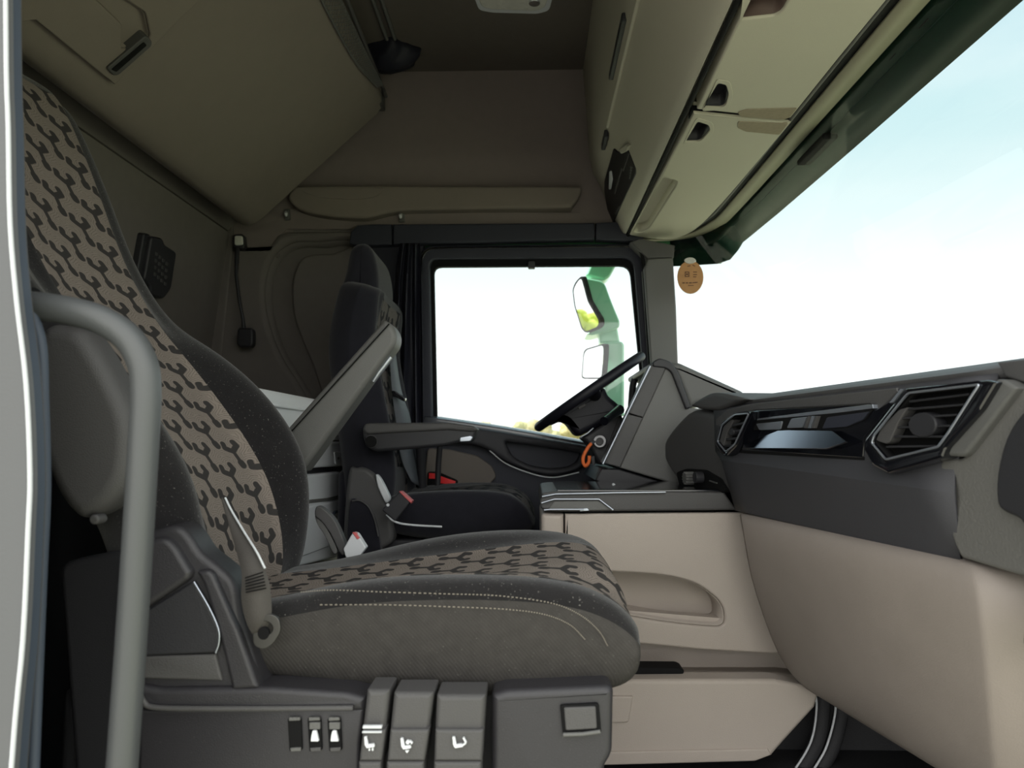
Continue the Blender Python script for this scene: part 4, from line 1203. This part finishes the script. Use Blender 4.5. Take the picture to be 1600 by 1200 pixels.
# driver belt
Ld = [(609, 545), (610, 575), (613, 614), (618, 655), (624, 700), (630, 725), (643, 752)]
Rd = [(617, 540), (621, 575), (628, 614), (641, 655), (645, 702), (650, 730), (655, 760)]
ribbon('belt_webbing', cr_open([P(a, b, 2.40) for a, b in Ld], 4), cr_open([P(a, b, 2.46) for a, b in Rd], 4), belt_dk, ds)
slab('belt_slider', rnd([(611, 611), (616, 610), (634, 622), (632, 628), (613, 618)], 2, 2), YP(2.385), 0.0, -0.02, blk_gloss, ds, 0.003)
tube('armrest_post', [P(688, 690, 2.50), P(685, 725, 2.52), P(683, 775, 2.52)], 0.010, blk, ds)
tube('armrest_post', [P(657, 696, 2.47), P(658, 730, 2.50), P(660, 770, 2.52)], 0.016, blk, ds)

# ================================================================== LOWER BUNK
lb = thing('lower_bunk', (-.9, 1.7, -.03), 'lower bunk with pale grey mattress and grey drawers behind the seats', 'bunk')
ZP = Plane((0, 0, .805), (0, 0, 1), (1, 0, 0))
def plan(name, pts, z0, z1, m, parent, bev):
    bm = bmesh.new()
    loops_to_bm(bm, ZP, rnd(pts, .05, 4), [], z1 - .805, z0 - .805, bev, 4)
    return finish(name, bm, m, parent, wn_mod=True)
mt_ = plan('mattress', [(-1.22, .84), (-.93, .84), (-.93, 1.50), (-.80, 1.60), (-.61, 1.62), (-.61, 2.47), (-1.22, 2.47)], .685, .805, mattr, lb, 0.03)
tube('mattress_piping', [Vector((-.607, 1.68, .765)), Vector((-.607, 2.42, .765))], 0.004, mattr, mt_)
plan('bunk_base', [(-1.22, .84), (-.95, .84), (-.95, 1.50), (-.81, 1.60), (-.625, 1.60), (-.625, 2.50), (-1.22, 2.50)], -.03, .682, blk, lb, 0.01)
bp_ = XP(-.60)
slab('bunk_fascia', [(440, 690), (546, 690), (553, 696), (557, 712), (557, 724), (552, 727), (440, 735)], bp_, 0.0, -0.03, greyl, lb, 0.008)
fl = slab('fascia_flap', rnd([(523, 706), (555, 706), (557, 722), (525, 726)], 2, 2), bp_, 0.004, -0.004, greyl, lb, 0.002)
for k in range(2):
    slab('flap_notch', [(527 + 21 * k, 714), (530 + 21 * k, 714), (530 + 21 * k, 718), (527 + 21 * k, 718)], bp_, 0.0055, 0.002, greym, fl, 0.0)
dwr = slab('drawer', rnd([(450, 745), (538, 736), (544, 750), (548, 776), (546, 845), (530, 870), (450, 890)], [3, 6, 6, 4, 6, 6, 3], 3), bp_, 0.0, -0.03, greyl, lb, 0.008)
slab('drawer_lip', [(452, 784), (512, 778), (547, 770), (548, 776), (514, 783), (452, 790)], bp_, 0.003, -0.004, greym, dwr, 0.001)
slab('drawer_front', rnd([(456, 798), (512, 786), (540, 780), (538, 830), (525, 850), (456, 876)], 5, 3), bp_, 0.006, -0.004, greyl, dwr, 0.004)
tube('drawer_handle', [P_ for P_ in [bp_.hit(519, 806, .012), bp_.hit(523, 800, .014), bp_.hit(534, 797, .014), bp_.hit(536, 795, .012)]], 0.004, sealm, dwr)
# ================================================================== DASHBOARD
DN = Vector((-.78, -.137, 0)).normalized()
DE = Vector((.137, -.78, 0)).normalized()
D = Plane((.46, 1.67, .6), DN)
da_ = thing('dashboard', (.55, 1.4, .5), 'dark dashboard with glossy vents, beige knee panel and instrument cowl', 'dashboard')
def drow(l, r, off, n=10):
    a, b = D.hit(*l, off), D.hit(*r, off)
    return [a.lerp(b, i / n) for i in range(n + 1)]
face_rows = [drow((1120, 633), (1560, 579), -.018), drow((1116, 641), (1560, 592), 0.0), drow((1119, 706), (1492, 728), .006), drow((1128, 719), (1492, 771), .020), drow((1150, 797), (1500, 875), 0.0)]
face_rows.append([p - DN * .08 for p in face_rows[-1]])
grid('fascia', face_rows, navy, da_, solid=0.004, sharp=14)
r_top = drow((1112, 634), (1600, 572), -.010)
top_rows = [[p + Vector((0, 0, -.012)) for p in r_top], r_top, [p - DN * .02 + Vector((0, 0, .006)) for p in r_top], [p - DN * .10 + Vector((0, 0, .022)) for p in r_top], [p - DN * .40 + Vector((0, 0, -.03)) for p in r_top], [p - DN * .42 + Vector((0, 0, -.08)) for p in r_top]]
grid('top_pad', top_rows, greyd, da_, solid=0.004, sharp=25)
slab('upper_facia_strip', [(1136, 640), (1165, 632), (1400, 606), (1402, 612), (1375, 640), (1366, 642), (1360, 631), (1180, 641), (1150, 648), (1128, 662), (1120, 680), (1118, 655)], D, 0.004, -0.02, greyd, da_, 0.002)
slab('corner_pad', rnd([(1076, 634), (1094, 621), (1110, 613), (1128, 614), (1168, 624), (1142, 634), (1122, 642), (1092, 640)], [3, 8, 6, 6, 4, 6, 6, 6], 3), D, 0.008, -0.16, greyd, da_, 0.010)
slab('corner_bulge', cr_closed([(1080, 640), (1112, 642), (1135, 650), (1140, 700), (1162, 798), (1146, 788), (1134, 770), (1100, 768), (1068, 766), (1050, 742), (1038, 722), (1033, 703), (1040, 682), (1058, 658)], 3), D, -0.002, -0.22, greyd, da_, 0.022, bseg=5)
# knob panel low on the corner
kp = slab('knob_panel', rnd([(1056, 738), (1072, 732), (1100, 734), (1124, 748), (1133, 766), (1130, 770), (1064, 770)], 4, 3), D, 0.006, -0.02, blk_gap, da_, 0.002)
kc = D.hit(1088, 750, 0.022)
kb = bmesh.new()
pk = Plane(kc, DN)
gear = []
for i in range(24):
    rr = .0165 if i % 2 else .013
    for d_ in (-.06, .06):
        gear.append((rr * math.cos(2 * PI * i / 24 + d_), rr * math.sin(2 * PI * i / 24 + d_)))
loops_to_bm(kb, Plane(D.hit(1076, 747, 0.02), DN), gear, [], .012, -.012, 0.001, 2)
finish('rotary_knob', kb, greym, kp, wn_mod=True)
disc('rotary_knob', D.hit(1091, 746, 0.02), DN, .014, .02, blk, kp)
slab('panel_tick', [(1108, 750), (1120, 754), (1120, 756), (1108, 752)], D, 0.0075, 0.003, greym, kp, 0.0)
# glossy centre trim with chrome-edged controls
tr_ = slab('gloss_trim', [(1147, 702), (1152, 690), (1172, 646), (1182, 641), (1362, 631), (1367, 641), (1404, 620), (1350, 684), (1348, 712), (1346, 716)], D, 0.010, -0.01, blk_gloss, da_, 0.002)
slab('trim_facet', [(1149, 700), (1176, 671), (1180, 671), (1300, 673), (1322, 690), (1290, 701)], Plane(D.hit(1200, 700, .017), Vector((-.99, -.13, .24))), 0.0, -0.004, mat('facet_reflection_metal', (.30, .34, .42), 0.16, metal=1.0), tr_, 0.0008)  # facet tilted and made bright metal to strengthen the window reflection
slab('chrome_line', [(1176, 655), (1356, 632), (1363, 632), (1364, 638), (1300, 646), (1178, 657)], D, 0.0125, 0.004, silver, tr_, 0.0008)
slab('control_well', [(1174, 656), (1364, 640), (1352, 656), (1325, 668), (1250, 673), (1178, 672)], D, 0.0115, 0.004, blk_gap, tr_, 0.0005)
slab('control_button', rnd([(1181, 662), (1222, 658), (1219, 671), (1186, 672)], 2, 2), D, 0.014, 0.006, silver, tr_, 0.001)
slab('control_button', rnd([(1236, 654), (1260, 651), (1253, 668), (1229, 669)], 2, 2), D, 0.018, 0.006, silver, tr_, 0.001)
for k in range(3):
    slab('button_rib', [(1262 + 6 * k, 650), (1266 + 6 * k, 650), (1260 + 6 * k, 669), (1256 + 6 * k, 669)], D, 0.017, 0.006, greyd if k != 1 else silver, tr_, 0.0005)
slab('trim_inlay', rnd([(1292, 652), (1358, 643), (1348, 656), (1322, 667), (1284, 670)], 2, 2), D, 0.0135, 0.006, navy_dk, tr_, 0.001)
slab('lower_shadow_line', [(1146, 703), (1350, 714), (1350, 719), (1146, 707)], D, 0.009, -0.004, blk_gap, da_, 0.0)
# vents
def vent(outer, inner, slats, dial, name='air_vent'):
    v = slab(name, rnd(outer, 4, 3), D, 0.032, -0.01, blk_gloss, da_, 0.005, holes=[rnd(inner, 3, 3)])
    pocket('vent_well', rnd(inner, 3, 3), D, 0.027, 0.017, blk_gap, v, ref=0.032)
    rim = [D.hit(a, b, 0.033) for a, b in rnd(inner, 3, 3)]
    tube('chrome_rim', rim, 0.0018, silver, v, closed=True, n=8)
    for (l, r) in slats:
        slab('vent_slat', [(l[0], l[1] - 1.6), (r[0], r[1] - 1.6), (r[0], r[1] + 2), (l[0], l[1] + 2)], D, 0.026, 0.012, blk, v, 0.001)
    if dial:
        slab('vent_vane', rnd(dial[0], 3, 3), D, 0.029, 0.012, greyd, v, 0.002)
        slab('vent_dial', ellipse(*dial[1], 24), D, 0.029, 0.012, blk, v, 0.003)
    return v
vent([(1116, 694), (1124, 662), (1146, 645), (1176, 642), (1170, 654), (1150, 696), (1134, 713), (1128, 712)], [(1121, 690), (1128, 664), (1148, 648), (1170, 646), (1148, 694), (1134, 706)],
     [((1130, 668), (1164, 660)), ((1126, 678), (1158, 672)), ((1124, 688), (1154, 684)), ((1130, 697), (1148, 695))], ([(1124, 690), (1130, 666), (1142, 655), (1146, 656), (1134, 680), (1130, 698)], (1142, 675, 4, 6)))
vent([(1348, 702), (1350, 686), (1412, 607), (1540, 594), (1556, 597), (1530, 640), (1476, 700), (1470, 716), (1386, 741), (1362, 728)], [(1362, 692), (1366, 680), (1414, 620), (1420, 614), (1530, 601), (1520, 616), (1482, 676), (1466, 698), (1384, 718)],
     [((1420, 627), (1512, 616)), ((1410, 640), (1504, 632)), ((1400, 654), (1494, 648)), ((1392, 668), (1484, 665)), ((1384, 682), (1476, 682)), ((1384, 698), (1462, 697))],
     ([(1368, 688), (1376, 668), (1404, 640), (1418, 636), (1402, 662), (1390, 690), (1384, 694)], (1440, 664, 22, 20)))
slab('vent_tick', [(1406, 608), (1411, 608), (1396, 628), (1389, 630)], D, 0.034, 0.0, silver, da_, 0.001)
# end trim by the passenger door
endm = mat('grained_grey_plastic', srgb(98, 97, 94), 0.6, 0.5, 260, 0.35, vary=0.05)
slab('end_panel', rnd([(1720, 570), (1606, 598), (1586, 608), (1548, 655), (1514, 702), (1502, 716), (1472, 717), (1468, 724), (1468, 762), (1476, 805), (1490, 850), (1500, 872), (1600, 902), (1720, 940)], [2, 6, 6, 4, 6, 6, 6, 6, 6, 6, 6, 6, 2, 2], 3), D, 0.010, -0.06, endm, da_, 0.006)
slab('end_strip', rnd([(1556, 592), (1568, 594), (1588, 606), (1550, 656), (1514, 703), (1504, 714), (1474, 712), (1476, 700), (1513, 655), (1540, 616)], [3, 3, 4, 4, 8, 6, 4, 4, 4, 4], 3), D, 0.022, -0.02, greym, da_, 0.005)
slab('end_cap_top', [(1556, 566), (1720, 548), (1720, 590), (1606, 600), (1570, 590)], D, 0.006, -0.08, greyd, da_, 0.004)
slab('end_pad', cr_closed([(1740, 600), (1640, 612), (1598, 642), (1570, 684), (1556, 740), (1556, 785), (1568, 800), (1592, 812), (1602, 835), (1620, 868), (1740, 890)], 3), D, 0.020, -0.02, blk, da_, 0.006)
# beige knee panel
kl = [(1154, 801, -.004), (1155, 806, .012), (1158, 822, .020), (1163, 850, .020), (1170, 895, .006), (1190, 960, -.018), (1215, 1025, -.050), (1240, 1060, -.074), (1272, 1087, -.100)]
rows = []
for k, (x, y, o) in enumerate(kl):
    a = D.hit(x, y, o)
    xr = 1506 + 55 * k / 8
    pl_n = D.p + DN * o
    # walk along the dash direction until the corner column
    best, t = None, 0.0
    for q in range(4000):
        t = q * .001
        p = a + DE * t
        v = RM.transposed() @ (p - C0)
        px = 800 + FPX * v.x / -v.z
        if px >= xr: break
    row = [a + DE * (t * i / 8) for i in range(9)]
    c = row[-1]
    turn = (DE * .55 - DN * .75).normalized()
    row += [c + DE * .008, c + DE * .010 + turn * .006, c + DE * .010 + turn * .10, c + DE * .010 + turn * .24]
    rows.append(row)
last = rows[-1]
rows.append([p - DN * .05 + Vector((0, 0, .02)) for p in last])
rows.insert(0, [p - DN * .06 + Vector((0, 0, .004)) for p in rows[0]])
grid('knee_panel', rows, beige_dk, da_, solid=0.005, subsurf=1, sharp=80)
slab('end_handle', rnd([(1596, 960), (1640, 930), (1700, 960), (1700, 1060), (1640, 1060), (1598, 1030), (1592, 1000)], 6, 3), D, .045, -.04, blk, da_, 0.01)
# instrument cowl on the driver side
ic = slab('instrument_cowl', [(1040, 573), (1053, 580), (1074, 637), (1130, 640), (1140, 770), (1058, 765), (1046, 754), (968, 731)], YP(2.12), 0.0, -0.52, greym, da_, 0.006)
slab('cowl_edge_panel', [(1017, 571), (1041, 573), (1005, 652), (982, 645)], YP(2.115), 0.0, -0.08, greyd, da_, 0.003)
slab('cowl_edge_panel', [(981, 647), (1004, 653), (969, 730), (942, 723)], YP(2.115), 0.0, -0.08, greyd, da_, 0.003)
slab('cowl_hood', rnd([(1046, 566), (1060, 565), (1168, 614), (1150, 625), (1092, 632), (1076, 640)], [6, 10, 10, 6, 6, 4], 4), YP(2.14), 0.0, -0.50, greym, da_, 0.02, bseg=4)
slab('cowl_rim', rnd([(1019, 566), (1030, 559), (1050, 565), (1062, 586), (1080, 637), (1072, 640), (1049, 581), (1040, 575), (1021, 573)], [4, 5, 8, 4, 3, 3, 6, 4, 2], 3), YP(2.11), 0.0, -0.54, blk, da_, 0.005)
tube('cowl_edge_highlight', [P(1016, 572, 2.10), P(942, 725, 2.10)], 0.0035, silver, da_)  # silver line standing in for the white highlight along the cowl edge
slab('cowl_underside', [(940, 732), (968, 733), (1046, 757), (1064, 764), (1060, 774), (960, 770), (930, 750)], YP(2.13), 0.0, -0.45, blk, da_, 0.006)
plan('dash_body', [(.668, .83), (.98, .83), (.98, 2.70), (.62, 2.70), (.505, 1.80)], .40, .762, greyd, da_, 0.012)
box('dash_core', .52, .98, 1.80, 2.70, .40, .70, blk, da_, 0.02)

# ================================================================== CENTRE CONSOLE
cc_ = thing('centre_console', (.25, 1.8, -.03), 'beige centre console with open side pocket and dark top tray', 'console')
yc1 = YP(1.74)
ph_ = cr_closed([(890, 893), (960, 894), (1035, 899), (1082, 910), (1112, 928), (1128, 945), (1133, 966), (1128, 977), (1110, 979), (1040, 972), (960, 959), (890, 950)], 4)
slab('side_panel', [(883, 803), (1150, 801), (1330, 801), (1330, 1018), (1205, 1022), (1100, 1016), (985, 1005), (883, 994)], yc1, 0.0, -0.02, beige, cc_, 0.006, holes=[ph_])
pocket('pocket_liner', ph_, yc1, -0.010, 0.095, beige, cc_, taper=0.004)
slab('pocket_sill', [(880, 945), (960, 952), (1128, 966), (1128, 980), (1040, 973), (880, 951)], YP(1.775), 0.0, -0.03, beige, cc_, 0.002)
slab('front_column', rnd([(845, 802), (881, 803), (881, 1000), (847, 998)], [8, 1, 1, 2], 3), yc1, 0.0, -0.30, beige, cc_, 0.012)
tray = slab('top_tray', rnd([(846, 796), (843, 786), (847, 770), (862, 768), (1040, 768), (1132, 769), (1152, 797), (880, 800)], [3, 4, 4, 4, 2, 3, 2, 3], 3), YP(1.735), 0.0, -0.40, greyd, cc_, 0.006)
slab('tray_inlay', [(866, 783), (934, 782), (956, 797), (884, 799), (860, 799), (858, 793)], YP(1.732), 0.0, -0.01, greym, tray, 0.003)
for pts in ([(846, 786), (866, 780), (936, 780), (958, 797)], [(847, 776), (868, 772), (960, 770), (1040, 769)], [(850, 797), (860, 796), (912, 796)]):
    tube('tray_edge', [P(a, b, 1.728) for a, b in pts], 0.0022, silver, tray)
slab('tray_latch', rnd([(904, 795), (918, 794), (921, 798), (906, 799)], 1, 2), YP(1.727), 0.0, -0.01, silver, tray, 0.001)
z_t = P(1000, 768, 1.735).z
box('tray_mat', .06, .46, 1.75, 2.10, z_t - .004, z_t + .004, blk_gloss, tray, 0.003)
tube('tray_clip', [P(958, 757, 1.95), P(965, 763, 1.93), P(970, 767, 1.93)], 0.004, greyl, tray)
slab('ledge', [(883, 985), (985, 995), (1100, 1006), (1205, 1012), (1330, 1014), (1330, 1050), (1225, 1048), (883, 1044)], YP(1.795), 0.0, -0.03, beige, cc_, 0.003)
lowz = YP(1.62)
slab('lower_panel', [(880, 1064), (1080, 1062), (1210, 1062), (1252, 1070), (1280, 1084), (1274, 1106), (1225, 1160), (1206, 1182), (1180, 1190), (960, 1197), (880, 1198)], lowz, 0.0, -0.05, beige, cc_, 0.010)
zt_, zb_ = P(1080, 1062, 1.62), P(1080, 1046, 1.765)
grid('lower_step', [[P(x, 1064, 1.625) for x in (880, 1000, 1100, 1210)] + [P(1278, 1086, 1.625)], [P(x, 1044, 1.80) for x in (880, 1000, 1100, 1210)] + [P(1300, 1052, 1.80)]], beige, cc_, solid=0.006)
slab('step_block', rnd([(880, 1088), (990, 1088), (983, 1128), (978, 1130), (880, 1131)], 3, 3), YP(1.614), 0.0, -0.01, beige, cc_, 0.004)
slab('lower_rim', [(880, 1176), (1200, 1170), (1206, 1180), (1180, 1190), (960, 1196), (880, 1197)], YP(1.616), 0.0, -0.02, beige, cc_, 0.004)
slab('step_handle', rnd([(930, 1043), (1062, 1044), (1070, 1048), (1067, 1056), (1005, 1060), (930, 1062)], 3, 3), YP(1.66), 0.0, -0.05, blk_gap, cc_, 0.004)
box('console_core', .07, .46, 1.85, 2.10, -.03, z_t - .02, blk, cc_, 0.005)
slab('footwell_side', [(900, 1056), (1480, 1056), (1480, 1400), (900, 1400)], YP(1.78), 0.0, -0.05, floor_m, cc_, 0.004)
ws = thing('floor_seal_strips', tuple(P(1270, 1150, 1.66)), 'pair of black rubber strips with pale edges rising from the footwell floor', 'rubber strip')
for pts in ([(1272, 1080), (1276, 1100), (1272, 1140), (1262, 1170), (1240, 1205), (1215, 1240)], [(1306, 1090), (1304, 1120), (1292, 1165), (1276, 1195), (1252, 1230)]):
    b_ = tube('strip', [P(a + 9, b, 1.70) for a, b in pts], 0.016, floor_m, ws, smooth_n=5)
    tube('strip_edge', [P(a, b, 1.685) for a, b in pts], 0.0024, greyl, b_, smooth_n=5)

# ================================================================== STEERING WHEEL
swt = thing('steering_wheel', tuple(P(921, 612, 2.35)), 'black steering wheel seen edge on in front of the driver window', 'steering wheel')
wa, wb = P(842, 667, 2.35), P(1000, 558, 2.35)
wc = (wa + wb) / 2
e1 = (wb - wa).normalized()
Rw = (wb - wa).length / 2
e2 = Vector((0, 1, 0))
tube('rim', [wc + e1 * Rw * math.cos(2 * PI * k / 48) + e2 * Rw * math.sin(2 * PI * k / 48) for k in range(48)], 0.0150, mat('smooth_black_leather', srgb(20, 20, 28), 0.5, spec=0.3), swt, closed=True, n=14)
wn_ = e1.cross(e2)
if wn_.z > 0: wn_ = -wn_
slab('spoke_hub', rnd([(853, 657), (898, 627), (945, 603), (950, 618), (968, 632), (973, 646), (932, 668), (906, 682), (899, 678), (885, 660), (876, 657), (862, 664)], [4, 6, 8, 6, 8, 6, 6, 6, 4, 6, 5, 5], 4), YP(2.27), 0.0, -0.17, MATS['smooth_black_leather'], swt, 0.02, bseg=4)
for s in (-1, 1):
    tube('spoke', [wc + wn_ * .02 + e2 * s * .05, wc + wn_ * .012 + e2 * s * .12, wc + e2 * s * (Rw - .005)], [.022, .018, .013], MATS['smooth_black_leather'], swt)
slab('hub_switch', rnd([(903, 636), (914, 630), (916, 634), (905, 640)], 1, 2), YP(2.262), 0.0, -0.02, greyd, swt, 0.002)
slab('column_cover', rnd([(908, 684), (935, 667), (970, 644), (976, 660), (962, 690), (948, 722), (938, 728), (928, 712), (920, 694)], [4, 5, 5, 6, 5, 5, 5, 5, 5], 4), YP(2.28), 0.0, -0.14, blk, swt, 0.012)
tube('column_stalk', [P(968, 640, 2.24), P(952, 652, 2.16), P(944, 658, 2.12)], [.016, .013, .013], blk_gloss, swt)
disc('ignition_switch', P(937, 690, 2.265), (0, -1, .1), .020, .02, blk_gloss, swt)
disc('ignition_ring', P(937, 690, 2.254), (0, -1, .1), .012, .012, greyd, swt)
tube('stalk_edge', [P(907, 683, 2.27), P(918, 677, 2.27), P(927, 669, 2.27)], 0.0025, silver, swt)
ky = thing('ignition_key', tuple(P(918, 700, 2.24)), 'ignition key hanging from an orange cord loop under the steering wheel', 'key')
tube('cord_loop', [P(924, 693, 2.235), P(919, 699, 2.232), P(912, 712, 2.232), P(911, 722, 2.232), P(915, 728, 2.232), P(920, 722, 2.23), P(921, 712, 2.23)], 0.0055, orange, ky, smooth_n=5, n=8)
tube('key_shaft', [P(921, 694, 2.235), P(929, 690, 2.25)], 0.004, silver, ky, n=8)
slab('key_tag', rnd([(923, 714), (929, 712), (930, 726), (926, 728)], 1, 2), YP(2.23), 0.0, -0.004, blk, ky, 0.001)
# grab handle on the far pillar
gh = thing('pillar_grab_handle', tuple(P(990, 610, 2.58)), 'black grab handle on the far pillar behind the instrument cowl', 'grab handle')
tube('handle_bar', [P(1018, 583, 2.60), P(1004, 584, 2.56), P(994, 590, 2.55), P(989, 602, 2.55), P(986, 640, 2.55), P(984, 690, 2.55)], 0.012, blk, gh, smooth_n=5)
# foreground grab handle in the near doorway
g2 = thing('door_grab_handle', tuple(P(215, 700, .80)), 'thick grey tubular grab handle in the near doorway before the seat', 'grab handle')
tube('handle_tube', [P(30, 476, .79), P(56, 478, .79), (P(110, 486, .79)), P(160, 501, .79), P(200, 528, .79), P(222, 566, .79), P(228, 610, .79), P(224, 700, .79), P(213, 880, .79), P(203, 1030, .79), P(190, 1210, .79), P(176, 1400, .79)], 0.0158, handlem, g2, n=20, smooth_n=6)
tube('handle_collar', [P(36, 476, .79), P(50, 477.5, .79)], 0.0205, blk_gap, g2, n=20)
